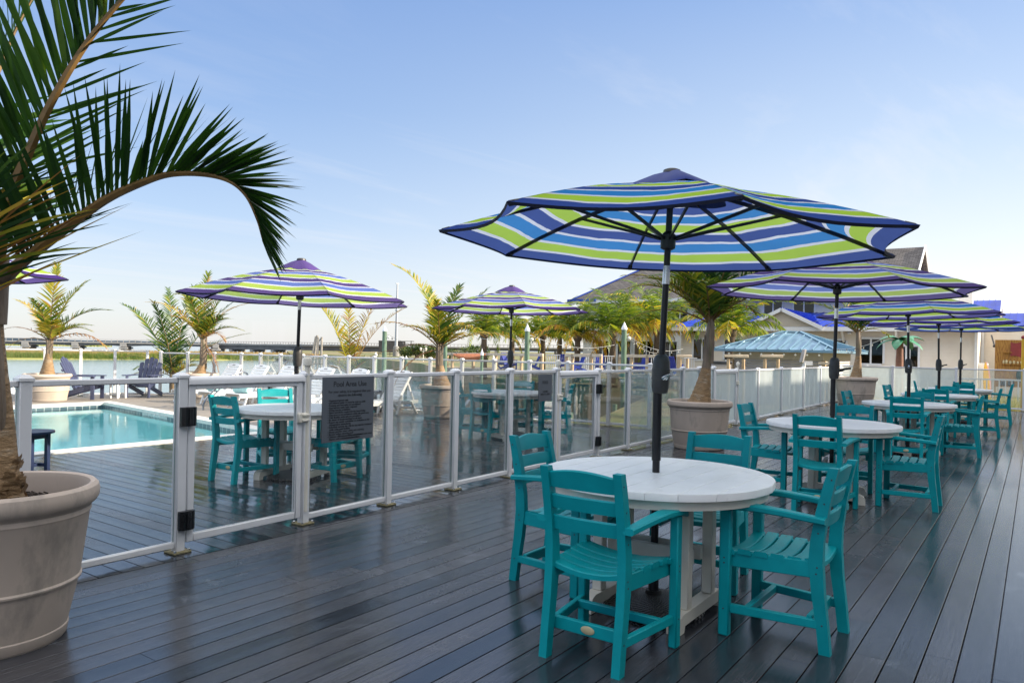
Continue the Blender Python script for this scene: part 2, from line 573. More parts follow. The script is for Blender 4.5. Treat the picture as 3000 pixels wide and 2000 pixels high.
def deck(name, along):
    m, N, L, B, O = nt(name)
    c = N.new('ShaderNodeTexCoord')
    st = (1.1, 42, 1) if along == 0 else (42, 1.1, 1)
    mp_ = N.new('ShaderNodeMapping'); mp_.inputs['Scale'].default_value = st
    L.new(c.outputs['Object'], mp_.inputs[0])
    a = N.new('ShaderNodeAttribute'); a.attribute_name = 'tone'
    shift = N.new('ShaderNodeVectorMath'); shift.operation = 'ADD'
    cm = N.new('ShaderNodeCombineXYZ')
    L.new(mth(N, L, 'MULTIPLY', a.outputs['Fac'], 57.), cm.inputs[0]); L.new(mth(N, L, 'MULTIPLY', a.outputs['Fac'], 91.), cm.inputs[1])
    L.new(mp_.outputs[0], shift.inputs[0]); L.new(cm.outputs[0], shift.inputs[1])
    g = tex_noise(N, L, 2.2, 9, shift.outputs[0], .68, 1.6)
    fine = tex_noise(N, L, 9, 6, shift.outputs[0], .7, .4)
    base = ramp(N, L, a.outputs['Fac'], [(0, (.019, .024, .031)), (.35, (.027, .032, .040)), (.7, (.040, .042, .049)), (1, (.053, .052, .057))])
    col = mixrgb(N, L, .85, base, ramp(N, L, g, [(.28, (.30, .31, .34)), (.5, (1, 1, 1)), (.72, (1.75, 1.70, 1.66))]), 'MULTIPLY')
    col = mixrgb(N, L, .8, col, ramp(N, L, fine, [(.32, (.45, .45, .46)), (.68, (1.6, 1.6, 1.6))]), 'MULTIPLY')
    big = tex_noise(N, L, .55, 6, c.outputs['Object'], .6, .4)
    mid = tex_noise(N, L, 3.4, 10, c.outputs['Object'], .72, .8)
    scuff = mth(N, L, 'MULTIPLY', ramp(N, L, mid, [(.57, (0, 0, 0)), (.74, (1, 1, 1))]), ramp(N, L, big, [(.42, (0, 0, 0)), (.62, (1, 1, 1))]))
    col = mixrgb(N, L, mth(N, L, 'MULTIPLY', scuff, .42), col, (.30, .34, .40))
    # screw heads
    sp = N.new('ShaderNodeSeparateXYZ'); L.new(c.outputs['Object'], sp.inputs[0])
    al, ac = (sp.outputs[0], sp.outputs[1]) if along == 0 else (sp.outputs[1], sp.outputs[0])
    da = mth(N, L, 'MULTIPLY', mth(N, L, 'SUBTRACT', mth(N, L, 'FRACT', mth(N, L, 'DIVIDE', al, .406)), .5), .406)
    db = mth(N, L, 'SUBTRACT', mth(N, L, 'ABSOLUTE', mth(N, L, 'MULTIPLY', mth(N, L, 'SUBTRACT', mth(N, L, 'FRACT', mth(N, L, 'DIVIDE', ac, .135)), .5), .135)), .042)
    dd = mth(N, L, 'SQRT', mth(N, L, 'ADD', mth(N, L, 'MULTIPLY', da, da), mth(N, L, 'MULTIPLY', db, db)))
    dot = mth(N, L, 'LESS_THAN', dd, .0048)
    col = mixrgb(N, L, mth(N, L, 'MULTIPLY', dot, .85), col, (.008, .008, .009))
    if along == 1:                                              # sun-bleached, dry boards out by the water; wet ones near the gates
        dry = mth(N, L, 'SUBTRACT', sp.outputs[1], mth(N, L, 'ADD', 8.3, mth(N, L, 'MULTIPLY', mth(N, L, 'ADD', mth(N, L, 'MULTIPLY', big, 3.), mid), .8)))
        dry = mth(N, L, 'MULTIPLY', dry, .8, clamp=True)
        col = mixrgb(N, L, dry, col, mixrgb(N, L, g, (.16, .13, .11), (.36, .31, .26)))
    L.new(col, B.inputs['Base Color'])
    wet = ramp(N, L, big, [(.36, (.06 if along else .07,) * 3), (.50, (.12 if along else .16,) * 3), (.66, (.24 if along else .33,) * 3)])
    rr = mth(N, L, 'ADD', wet, mth(N, L, 'ADD', mth(N, L, 'MULTIPLY', mth(N, L, 'SUBTRACT', mid, .5), .30), mth(N, L, 'MULTIPLY', mth(N, L, 'SUBTRACT', a.outputs['Fac'], .3), .14)), clamp=True)
    if along == 0:
        soak = mth(N, L, 'MULTIPLY', mth(N, L, 'SUBTRACT', 1.25, mth(N, L, 'ADD', sp.outputs[1], mth(N, L, 'MULTIPLY', big, .5))), 1.6, clamp=True)
        rr = mth(N, L, 'MULTIPLY', rr, mth(N, L, 'SUBTRACT', 1., mth(N, L, 'MULTIPLY', soak, .55)))
    L.new(rr, B.inputs['Roughness'])
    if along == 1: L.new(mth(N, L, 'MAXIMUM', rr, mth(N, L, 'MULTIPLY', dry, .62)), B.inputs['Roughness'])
    B.inputs['Specular IOR Level'].default_value = .62
    cup = mth(N, L, 'COSINE', mth(N, L, 'MULTIPLY', ac, 2 * PI / .135))
    hh = mth(N, L, 'ADD', mth(N, L, 'ADD', mth(N, L, 'MULTIPLY', g, 1.), mth(N, L, 'MULTIPLY', fine, .5)), mth(N, L, 'MULTIPLY', cup, 2.2 if along else 1.0))
    bump(N, L, B, hh, .06 if along else .13, .003)
deck('deck_u', 0)
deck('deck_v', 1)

def glass(name, tint, refl=1.0, cloud=0.):
    m, N, L, B, O = nt(name)
    N.remove(B)
    t = N.new('ShaderNodeBsdfTransparent'); t.inputs[0].default_value = (*tint, 1)
    g = N.new('ShaderNodeBsdfGlossy'); g.inputs['Roughness'].default_value = .012
    fr = N.new('ShaderNodeFresnel'); fr.inputs[0].default_value = 1.45
    mx = N.new('ShaderNodeMixShader')
    L.new(mth(N, L, 'MULTIPLY', fr.outputs[0], refl, clamp=True), mx.inputs[0])
    L.new(t.outputs[0], mx.inputs[1]); L.new(g.outputs[0], mx.inputs[2])
    out = mx.outputs[0]
    if cloud:
        v = objcoord(N, L, (1, 1, .45))
        n = tex_noise(N, L, 1.6, 8, v, .62, .3)
        d = N.new('ShaderNodeBsdfDiffuse'); d.inputs[0].default_value = (.74, .78, .78, 1)
        tl = N.new('ShaderNodeBsdfTranslucent'); tl.inputs[0].default_value = (.74, .80, .80, 1)
        m1 = N.new('ShaderNodeMixShader'); m1.inputs[0].default_value = .6
        L.new(d.outputs[0], m1.inputs[1]); L.new(tl.outputs[0], m1.inputs[2])
        m2 = N.new('ShaderNodeMixShader')
        L.new(ramp(N, L, n, [(.25, (cloud * .62,) * 3), (.75, (min(1, cloud * 1.2),) * 3)]), m2.inputs[0])
        L.new(out, m2.inputs[1]); L.new(m1.outputs[0], m2.inputs[2])
        out = m2.outputs[0]
    L.new(out, O.inputs[0])
glass('clear_glass', (.972, .985, .980), .55)
glass('dusty_glass', (.95, .97, .965), .6, .16)
glass('frosted_glass', (.95, .98, .97), .5, .52)
glass('window_glass', (.16, .19, .22), 1.6)

def water(name, col, wave, rough, tint=None, rf=1.):
    m, N, L, B, O = nt(name)
    v = objcoord(N, L, wave[1], (0, 0, .6))
    n = mth(N, L, 'ADD', tex_noise(N, L, wave[0], 6, v, .6, .4), mth(N, L, 'MULTIPLY', tex_noise(N, L, wave[0] * 5, 4, v), .25))
    if tint:
        N.remove(B)
        t = N.new('ShaderNodeBsdfTransparent'); t.inputs[0].default_value = (*tint, 1)
        g = N.new('ShaderNodeBsdfGlossy'); g.inputs['Roughness'].default_value = rough
        fr = N.new('ShaderNodeFresnel'); fr.inputs[0].default_value = 1.33
        b = N.new('ShaderNodeBump'); b.inputs['Strength'].default_value = wave[2]; b.inputs['Distance'].default_value = .05
        L.new(n, b.inputs['Height'])
        L.new(b.outputs[0], g.inputs['Normal']); L.new(b.outputs[0], fr.inputs['Normal'])
        mx = N.new('ShaderNodeMixShader')
        L.new(mth(N, L, 'MULTIPLY', fr.outputs[0], rf), mx.inputs[0]); L.new(t.outputs[0], mx.inputs[1]); L.new(g.outputs[0], mx.inputs[2])
        L.new(mx.outputs[0], O.inputs[0])
    else:
        B.inputs['Base Color'].default_value = (*col, 1)
        B.inputs['Roughness'].default_value = rough
        B.inputs['IOR'].default_value = 1.33
        bump(N, L, B, n, wave[2], .25)
water('bay_water', (.24, .31, .36), (.22, (1, 2.6, 1), .14), .12)
water('pool_water', None, (1.3, (1, 1.5, 1), .09), .0, (.88, .99, .99), .85)

def ground():
    m, N, L, B, O = nt('lawn')
    v = objcoord(N, L)
    a = tex_noise(N, L, .09, 6, v, .6)
    b = tex_noise(N, L, 1.6, 9, v, .7)
    c = mixrgb(N, L, b, (.045, .075, .02), (.17, .18, .055))
    c = mixrgb(N, L, ramp(N, L, a, [(.45, (0, 0, 0)), (.6, (1, 1, 1))]), c, mixrgb(N, L, b, (.20, .15, .08), (.32, .24, .13)))
    L.new(c, B.inputs['Base Color'])
    B.inputs['Roughness'].default_value = .95
    bump(N, L, B, b, .6, .05)
ground()

def tiles():
    m, N, L, B, O = nt('pool_tile')
    c = N.new('ShaderNodeTexCoord')
    br = N.new('ShaderNodeTexBrick')
    br.inputs['Scale'].default_value = 1
    br.inputs['Brick Width'].default_value = .155
    br.inputs['Row Height'].default_value = .155
    br.offset = 0
    br.inputs['Mortar Size'].default_value = .006
    br.inputs['Color1'].default_value = (.06, .10, .125, 1)
    br.inputs['Color2'].default_value = (.13, .175, .20, 1)
    br.inputs['Mortar'].default_value = (.45, .47, .46, 1)
    L.new(c.outputs['UV'], br.inputs['Vector'])
    L.new(br.outputs[0], B.inputs['Base Color'])
    B.inputs['Roughness'].default_value = .2
tiles()

CANOPY = {
    'blue': ((.010, .055, .31), (.44, .68, .03), (.002, .23, .62)),
    'purple': ((.075, .036, .21), (.42, .58, .075), (.115, .185, .55)),
    'violet_blue': ((.045, .028, .26), (.44, .64, .03), (.012, .17, .56)),
}
def canopy(name, cols):
    m, N, L, B, O = nt(name)
    N.remove(B)
    c = N.new('ShaderNodeTexCoord')
    sp = N.new('ShaderNodeSeparateXYZ'); L.new(c.outputs['UV'], sp.inputs[0])
    white = (.76, .79, .88)
    stops = []; p = 1.0; i = 0
    bands = []
    while p > .05:
        w = .080 if i == 0 else .088
        bands.append((p - w, cols[i % 3])); p -= w
        bands.append((p - .023, white)); p -= .023
        i += 1
    bands = [(max(0, a), b) for a, b in bands][::-1]
    bands[0] = (0, bands[0][1])
    col = ramp(N, L, sp.outputs[1], bands, 'CONSTANT')
    n = tex_noise(N, L, 3, 5, objcoord(N, L))
    ed_ = mth(N, L, 'ABSOLUTE', mth(N, L, 'SUBTRACT', sp.outputs[0], .5))
    col = mixrgb(N, L, mth(N, L, 'MULTIPLY', mth(N, L, 'GREATER_THAN', ed_, .488), .35), col, (.02, .025, .05))
    oi = N.new('ShaderNodeObjectInfo')
    col = mixrgb(N, L, mth(N, L, 'MULTIPLY', oi.outputs['Random'], .10), col, (.62, .63, .66))
    col = mixrgb(N, L, .75, col, ramp(N, L, n, [(.3, (.9, .9, .92)), (.7, (1.06, 1.06, 1.05))]), 'MULTIPLY')
    d = N.new('ShaderNodeBsdfDiffuse'); t = N.new('ShaderNodeBsdfTranslucent')
    L.new(col, d.inputs[0]); L.new(mixrgb(N, L, .05, col, (.7, .85, 1.0)), t.inputs[0])
    mx = N.new('ShaderNodeMixShader'); mx.inputs[0].default_value = .52
    L.new(d.outputs[0], mx.inputs[1]); L.new(t.outputs[0], mx.inputs[2])
    L.new(mx.outputs[0], O.inputs[0])
for k, cc in CANOPY.items(): canopy('canopy_' + k, cc)
pm('vent_blue', (.010, .026, .15), .8, var=.15)
pm('vent_purple', (.050, .020, .15), .8, var=.15)
# ------------------------------------------------------------------ ground, water, decks
def fence_v(u): return 4.62 + .0157 * (u - 2.74)
FARP = [at(-230, 1163), at(130, 1161.8), at(430, 1158.2), at(469, 1157.4), Vector((11.75, 16.6, 0)), Vector((12.25, 10., 0)), Vector((12.38, fence_v(12.38), 0))]
def hit(x, pl, y=1120):
    k = ray(x, y)[0] / F
    D = fw + rt * k
    for a, b in zip(pl, pl[1:]):
        e = b - a
        den = D.x * e.y - D.y * e.x
        if abs(den) < 1e-9: continue
        t = (a.x * e.y - a.y * e.x) / den
        s_ = (a.x * D.y - a.y * D.x) / den
        if -.001 <= s_ <= 1.001 and t > 0: return D * t
    raise ValueError(x)

def redge(v): return lerp(7.36, 8.36, (v - 10.05) / 7.15)      # right-hand edge of the pool
PN, PF, CW = 10.05, 17.20, .27
def board(mb, along, c0, a0, a1, z=0., pitch=.135, tone=.5):
    g = .0062
    w = pitch / 2 - g / 2
    c = c0 + pitch / 2
    ch = .0012
    pr_ = [(-w, z - .025), (-w, z - ch), (-w + ch, z), (w - ch, z), (w, z - ch), (w, z - .025)]
    V = []
    for a in (a0 + .0012, a1 - .0012):
        for o, q in pr_: V.append((a, c + o, q) if along == 0 else (c + o, a, q))
    n = 6
    Fc = [(i, i + 1, n + i + 1, n + i) for i in range(5)] + [(0, 6, 11, 5)[::-1]]
    if along == 0: Fc = [f[::-1] for f in Fc]
    mb.add(V, Fc, 0, tone=tone)
def rows(mb, along, c0, a0, a1, seg=(3.0, 4.9)):
    a = a0 - rnd.uniform(0, 3)
    while a < a1:
        b = a + rnd.uniform(*seg)
        lo, hi = max(a, a0), min(b, a1)
        if hi - lo > .03: board(mb, along, c0, lo, hi, tone=rnd.random())
        a = b
mb = MB()
for k in range(-66, 40):
    v = k * .135
    if v < 4.45: rows(mb, 0, v, -5.5, 24.75)
    elif v < 5.2: rows(mb, 0, v, 12.5, 24.75)
tag(mb.build('front_deck', 'deck_u', smooth=False), kind='structure')
def vmax(u):
    pl = FARP
    for a, b in zip(pl, pl[1:]):
        if a.x <= u <= b.x and b.x > a.x: return lerp(a.y, b.y, (u - a.x) / (b.x - a.x))
    return pl[0].y if u < pl[0].x else 4.7
mb = MB()
for k in range(-54, 92):
    u = k * .135
    top = vmax(u) + (1.0 if u < 11.4 else .12)
    uc = u + .0675
    if uc < redge(PF) + CW:
        lo = PN - CW if uc < redge(PN) + CW else 10.05 + (uc - CW - 7.36) * 7.15
        rows(mb, 1, u, 4.46, min(lo + .1, PF))
        rows(mb, 1, u, PF + CW - .05, top)
    else: rows(mb, 1, u, 4.46, top)
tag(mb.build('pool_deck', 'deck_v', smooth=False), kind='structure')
mb = MB()
mb.box((9.5, -2.2, -.10), (30.4, 14.8, .12))
mb.box((12.0, 7.35, -.10), (.8, 5.7, .12)); mb.box((-2, 7.0, -.10), (27, 5.4, .12)); mb.box((10.1, 14.2, -.10), (2.6, 8.9, .12)); mb.box((0, 19.0, -.10), (19.5, 2.7, .12))
tag(mb.build('deck_frame', 'hull_dark'), kind='structure')

mb = MB()
mb.quad((-9000, -9000, -2.4), (9000, -9000, -2.4), (9000, 12000, -2.4), (-9000, 12000, -2.4))
tag(mb.build('water', 'bay_water'), kind='structure')
LZ = -.6
poly = [Vector((9, -60, LZ)), Vector((9, 4.9, LZ)), Vector((12.45, 5.2, LZ)), Vector((12.45, 12.6, LZ)), gd(1250, 19.4, LZ), gd(1480, 19.8, LZ), gd(1720, 20.6, LZ), gd(1790, 24, LZ), gd(1900, 34, LZ), gd(1900, 39, LZ), gd(1560, 45, LZ), gd(1330, 60, LZ), gd(1235, 95, LZ),
        gd(1000, 160, LZ), gd(850, 172, LZ), gd(840, 260, LZ), gd(1000, 900, LZ), gd(3600, 900, LZ), Vector((150, -200, LZ))]
mb = MB()
n = len(poly)
mb.add(poly + [p - Vector((0, 0, 2.2)) for p in poly], [list(range(n))[::-1]] + [(i, i + n, (i + 1) % n + n, (i + 1) % n) for i in range(n)])
o = mb.build('lawn', 'lawn', smooth=False)
bm_ = o.data
tag(o, kind='structure')
# far wooded shore
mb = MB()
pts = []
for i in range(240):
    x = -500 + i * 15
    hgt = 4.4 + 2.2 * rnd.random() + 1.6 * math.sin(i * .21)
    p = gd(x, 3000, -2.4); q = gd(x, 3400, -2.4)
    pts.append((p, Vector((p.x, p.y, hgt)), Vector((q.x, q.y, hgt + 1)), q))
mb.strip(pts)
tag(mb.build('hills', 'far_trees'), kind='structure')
# marsh islands
def marsh(name, near, far, n, hgt):
    mb = MB()
    rowsn = []
    for i in range(81):
        t = i / 80
        a = near[0].lerp(near[1], t); b = far[0].lerp(far[1], t)
        w = .9 * math.sin(t * 17) + .6 * math.sin(t * 41)
        a = a + fw * w
        rowsn.append([a + Vector((0, 0, -.4)), a + Vector((0, 0, .25)), a.lerp(b, .3) + Vector((0, 0, .55 * hgt)), b + Vector((0, 0, .6 * hgt)), b + Vector((0, 0, -.4))])
    mb.strip(rowsn)
    for i in range(n):
        t, s_ = rnd.random(), rnd.random() ** 1.5
        p = near[0].lerp(near[1], t).lerp(far[0].lerp(far[1], t), s_)
        z0 = p.z + lerp(.15, .55 * hgt, min(1, s_ * 3))
        w = rnd.uniform(.10, .30) * hgt; h_ = rnd.uniform(.5, 1.0) * hgt
        tone = min(1, max(0, .22 + s_ * 1.9 + rnd.uniform(-.18, .22)))
        dx = rt * w
        mb.add([(p.x - dx.x, p.y - dx.y, z0), (p.x + dx.x, p.y + dx.y, z0), (p.x + rnd.uniform(-.2, .2), p.y + rnd.uniform(-.2, .2), z0 + h_)], [(0, 1, 2)], 0, tone=tone)
    tag(mb.build(name, 'marsh_leaf', smooth=False), kind='stuff')
marsh('marsh_grass', (gd(-420, 126, -2.4), gd(900, 186, -2.4)), (gd(-420, 172, -2.4), gd(930, 214, -2.4)), 15000, 1.25)
marsh('marsh_grass', (gd(-420, 400, -2.4), gd(330, 520, -2.4)), (gd(-420, 560, -2.4), gd(300, 640, -2.4)), 1800, 1.6)
# ornamental and bank grasses beyond the right-hand glass
mb = MB()
for i in range(4200):
    if i < 2600: p = gd(rnd.uniform(2830, 3030), rnd.uniform(21.6, 24.5), LZ); hh = rnd.uniform(.35, 1.0)
    else: p = gd(rnd.uniform(1400, 2500), rnd.uniform(17.5, 20.5), LZ); hh = rnd.uniform(.06, .2)
    lean = Vector((rnd.uniform(-.3, .3), rnd.uniform(-.3, .3), 1)) * hh
    w = Vector((rnd.uniform(-1, 1), rnd.uniform(-1, 1), 0)).normalized() * .012
    q = p + lean
    mb.add([p - w, p + w, q], [(0, 1, 2)], 0, tone=rnd.random())
tag(mb.build('golden_grass', 'gold_grass', smooth=False), kind='stuff')

# ------------------------------------------------------------------ swimming pool
pool = thing('swimming_pool', 'turquoise swimming pool with pale coping and dark waterline tiles behind the glass fence', 'swimming pool', (0, 0, 0))
PL = -9.
c0, c1, c2, c3 = (PL, PN), (redge(PN), PN), (redge(PF), PF), (PL, PF)
def v3(p, z): return Vector((p[0], p[1], z))
mb = MB()
D0 = -1.05
for a, b in ((c0, c1), (c1, c2), (c2, c3)): mb.quad(v3(a, -.15), v3(b, -.15), v3(b, D0), v3(a, D0))
mb.quad(v3(c0, D0), v3(c1, D0), v3(c2, D0), v3(c3, D0))
for i in range(3):                                               # broad entry steps along the far wall
    mb.box((1.0, PF - .18 - i * .35, D0 + .34 - i * .13), (12, .35, .68 - .27 * i))
mb.build('basin', 'plaster_pool', pool, smooth=False)
mb = MB()
for a, b in ((c0, c1), (c1, c2), (c2, c3)):
    L_ = (Vector(b) - Vector(a)).length
    mb.add([v3(a, -.048), v3(b, -.048), v3(b, -.15), v3(a, -.15)], [(0, 1, 2, 3)], 0, uvs=[[(0, .155), (L_, .155), (L_, 0), (0, 0)]])
mb.build('tile_band', 'pool_tile', pool, smooth=False)
mb = MB()
o0, o1, o2, o3 = (PL, PN - CW), (c1[0] + CW, PN - CW), (c2[0] + CW, PF + CW), (PL, PF + CW)
for a, b, p, q in ((c0, c1, o0, o1), (c1, c2, o1, o2), (c2, c3, o2, o3)):
    mb.quad(v3(a, .012), v3(b, .012), v3(q, .012), v3(p, .012))
    mb.quad(v3(a, .012), v3(b, .012), v3(b, -.048), v3(a, -.048))
    mb.quad(v3(p, .012), v3(q, .012), v3(q, -.03), v3(p, -.03))
mb.build('coping', 'coping', pool, smooth=False)
mb = MB()
ix = 30
mb.quad(v3(c0, -.105), v3(c1, -.105), v3(c2, -.105), v3(c3, -.105))
mb.build('water_surface', 'pool_water', pool, smooth=False)
ed = (Vector(c2) - Vector(c1)).normalized()
pa = Vector(c1).lerp(Vector(c2), .60)
an = math.atan2(-ed.y, -ed.x)
plq = MB().box((0, 0, 0), (1.25, .006, .054)).build('depth_marking', 'pool_tile', pool)
plq.location = (pa.x - .006, pa.y, -.076); plq.rotation_euler = (0, 0, an)
text('3 FT', .07, plq, 'cap_white', (-.24, -.006, -.025), (PI / 2, 0, 0))
text('.9 M', .07, plq, 'cap_white', (.24, -.006, -.025), (PI / 2, 0, 0))
mb = MB()
R8 = [(.024 * math.cos(2 * PI * i / 16), .024 * math.sin(2 * PI * i / 16)) for i in range(17)]
mb.tube([(x, -.006, z) for x, z in R8], .007, 5)
mb.bar((-.016, -.006, .016), (.016, -.006, -.016), .006, .006)
mb.build('no_diving_mark', 'cap_white', plq)
# pool handrail
hr = thing('handrail', 'curved stainless steel handrail rising out of the pool edge in front of the white loungers', 'handrail')
a0 = at(672, 1196); a1 = Vector((a0.x - .75, a0.y + .15, 0))
b1 = at(775, 1190)
mb = MB()
for off in (0, .0):
    mb.tube([(a0.x + .45, a0.y, 0), (a0.x + .45, a0.y, .62), (a0.x + .42, a0.y, .74), (a0.x + .30, a0.y, .79), (a0.x - .1, a0.y, .66), (a0.x - .55, a0.y, .25), (a0.x - .62, a0.y, .10), (a0.x - .60, a0.y, -.3)], .021, 10)
    mb.tube([(a0.x + .47, a0.y, .70), (a0.x - .1, a0.y, .56), (a0.x - .52, a0.y, .17)], .016, 8)
mb.build('rail', 'steel', hr)
MB().lathe([(.05, .0), (.05, .015), (.025, .03)], 14, 0, (a0.x + .45, a0.y, .002)).build('flange', 'steel', hr)

# ------------------------------------------------------------------ fences
def post(mb, p, hgt, w=.064):
    mb.box((p.x, p.y, (hgt - .03) / 2 + .006), (w, w, hgt - .04), 0, .004)
    t = hgt - .035
    c = w / 2 + .008
    mb.add([(p.x + i * c, p.y + j * c, t) for i, j in ((-1, -1), (1, -1), (1, 1), (-1, 1))] + [(p.x + i * c, p.y + j * c, t + .016) for i, j in ((-1, -1), (1, -1), (1, 1), (-1, 1))] + [(p.x + i * c * .45, p.y + j * c * .45, t + .035) for i, j in ((-1, -1), (1, -1), (1, 1), (-1, 1))],
           [(3, 2, 1, 0), (0, 1, 5, 4), (1, 2, 6, 5), (2, 3, 7, 6), (3, 0, 4, 7), (4, 5, 9, 8), (5, 6, 10, 9), (6, 7, 11, 10), (7, 4, 8, 11), (8, 9, 10, 11)])
def fence_run(label, pts, hgt=1.19, glass_m='clear_glass', foot=True, hgts=None, endpost=(True, True), rz0=None):
    t = thing('glass_fence', label, 'fence', tuple(pts[0]))
    loc = [p - pts[0] for p in pts]
    hs = hgts or [hgt] * len(pts)
    for i, p in enumerate(loc):
        if (i == 0 and not endpost[0]) or (i == len(loc) - 1 and not endpost[1]): continue
        a, b = loc[max(i - 1, 0)], loc[min(i + 1, len(loc) - 1)]
        ang = math.atan2((b - a).y, (b - a).x)
        mb = MB(); post(mb, Vector((0, 0, 0)), hs[i])
        po = mb.build('post', 'white_metal', t, loc=p); po.rotation_euler = (0, 0, ang)
        if foot:
            mb = MB().box((0, 0, .007), (.125, .125, .013), 0, .003)
            for x in (-.048, .048):
                for y in (-.048, .048): mb.lathe([(.010, .013), (.010, .024), (.004, .028)], 6, 1, (x, y, 0))
            mb.build('base_plate', ['algae', 'steel'], po)
    for i in range(len(loc) - 1):
        a, b = loc[i].copy(), loc[i + 1].copy()
        d = (b - a).normalized()
        a, b = a + d * .032, b - d * .032
        ha, hb = hs[i], hs[i + 1]
        zz_ = Vector((0, 0, 1))
        MB().bar(a + zz_ * (ha - .050), b + zz_ * (hb - .050), .042, .036, 0, .006).build('top_rail', 'white_metal', t)
        MB().bar(a + zz_ * .055, b + zz_ * .055, .036, .046, 0, .008).build('bottom_rail', 'white_metal', t)
        mb = MB()
        n_ = Vector((-d.y, d.x, 0)) * .004
        za, zb, z0 = ha - .066, hb - .066, .076
        e = d * .004
        P = [a + e - n_ + zz_ * z0, b - e - n_ + zz_ * z0, b - e - n_ + zz_ * zb, a + e - n_ + zz_ * za]
        Q = [p + n_ * 2 for p in P]
        mb.add(P + Q, [(0, 1, 2, 3), (7, 6, 5, 4)])
        mb.add(P + Q, [(0, 4, 5, 1), (1, 5, 6, 2), (2, 6, 7, 3), (3, 7, 4, 0)], 1)
        mb.build('glass_panel', [glass_m if isinstance(glass_m, str) else glass_m[i], 'glass_edge'], t)
    return t
def fp(u): return Vector((u, fence_v(u), 0))
U1 = [-2.2, -1.2, -.2, .82, 1.80, 2.74]
UM = [3.78, 4.70, 5.63, 6.58, 7.56]
UR = [8.62, 9.54, 10.55, 11.6, 12.38, 13.1]
fence_run('white framed clear glass fence behind the big foreground planter, left of the gate', [fp(u) for u in U1])
fence_run('white framed clear glass fence between the two pool gates, carrying both grey signs', [fp(u) for u in UM])
fence_run('white framed glass fence with water spotted panes right of the pole of the nearest umbrella', [fp(u) for u in UR], 1.17, ['clear_glass', 'dusty_glass', 'dusty_glass', 'frosted_glass', 'frosted_glass'])
ug = colu(2124, 4.84, 1230)
US = [colu(2150, 4.84, 1230), colu(2214, 4.85, 1225), 17.75, 19.85, 21.85, 24.2]
fence_run('white framed frosted glass fence running along the row of dining tables', [Vector((u, fence_v(u), 0)) for u in US], 1.12, 'frosted_glass')
BP = [Vector((24.45, 4.9, 0))] + [Vector((24.6, colv(x, 24.6, 1190), 0)) for x in (2613, 2799, 2998)] + [Vector((24.6, -.9, 0))]
fence_run('white framed frosted glass fence closing the far right end of the deck', BP, 1.16, ['frosted_glass', 'frosted_glass', 'dusty_glass', 'dusty_glass'], endpost=(False, True))
fx = [-120, 0, 130, 235, 335, 430]
fence_run('white framed clear glass fence along the water behind the navy adirondack chairs', [hit(x, FARP) for x in fx], 1.20)
ex = [469, 548, 626, 705, 761, 820, 885, 950, 1020, 1095, 1175, 1259, 1352, 1446, 1550, 1663, 1784, 1904]
epts = [hit(x, FARP) for x in ex]
fence_run('white framed clear glass fence running behind the white loungers to the marina side', epts, 1.18, hgts=[lerp(1.165, 1.20, i / 17) for i in range(18)])

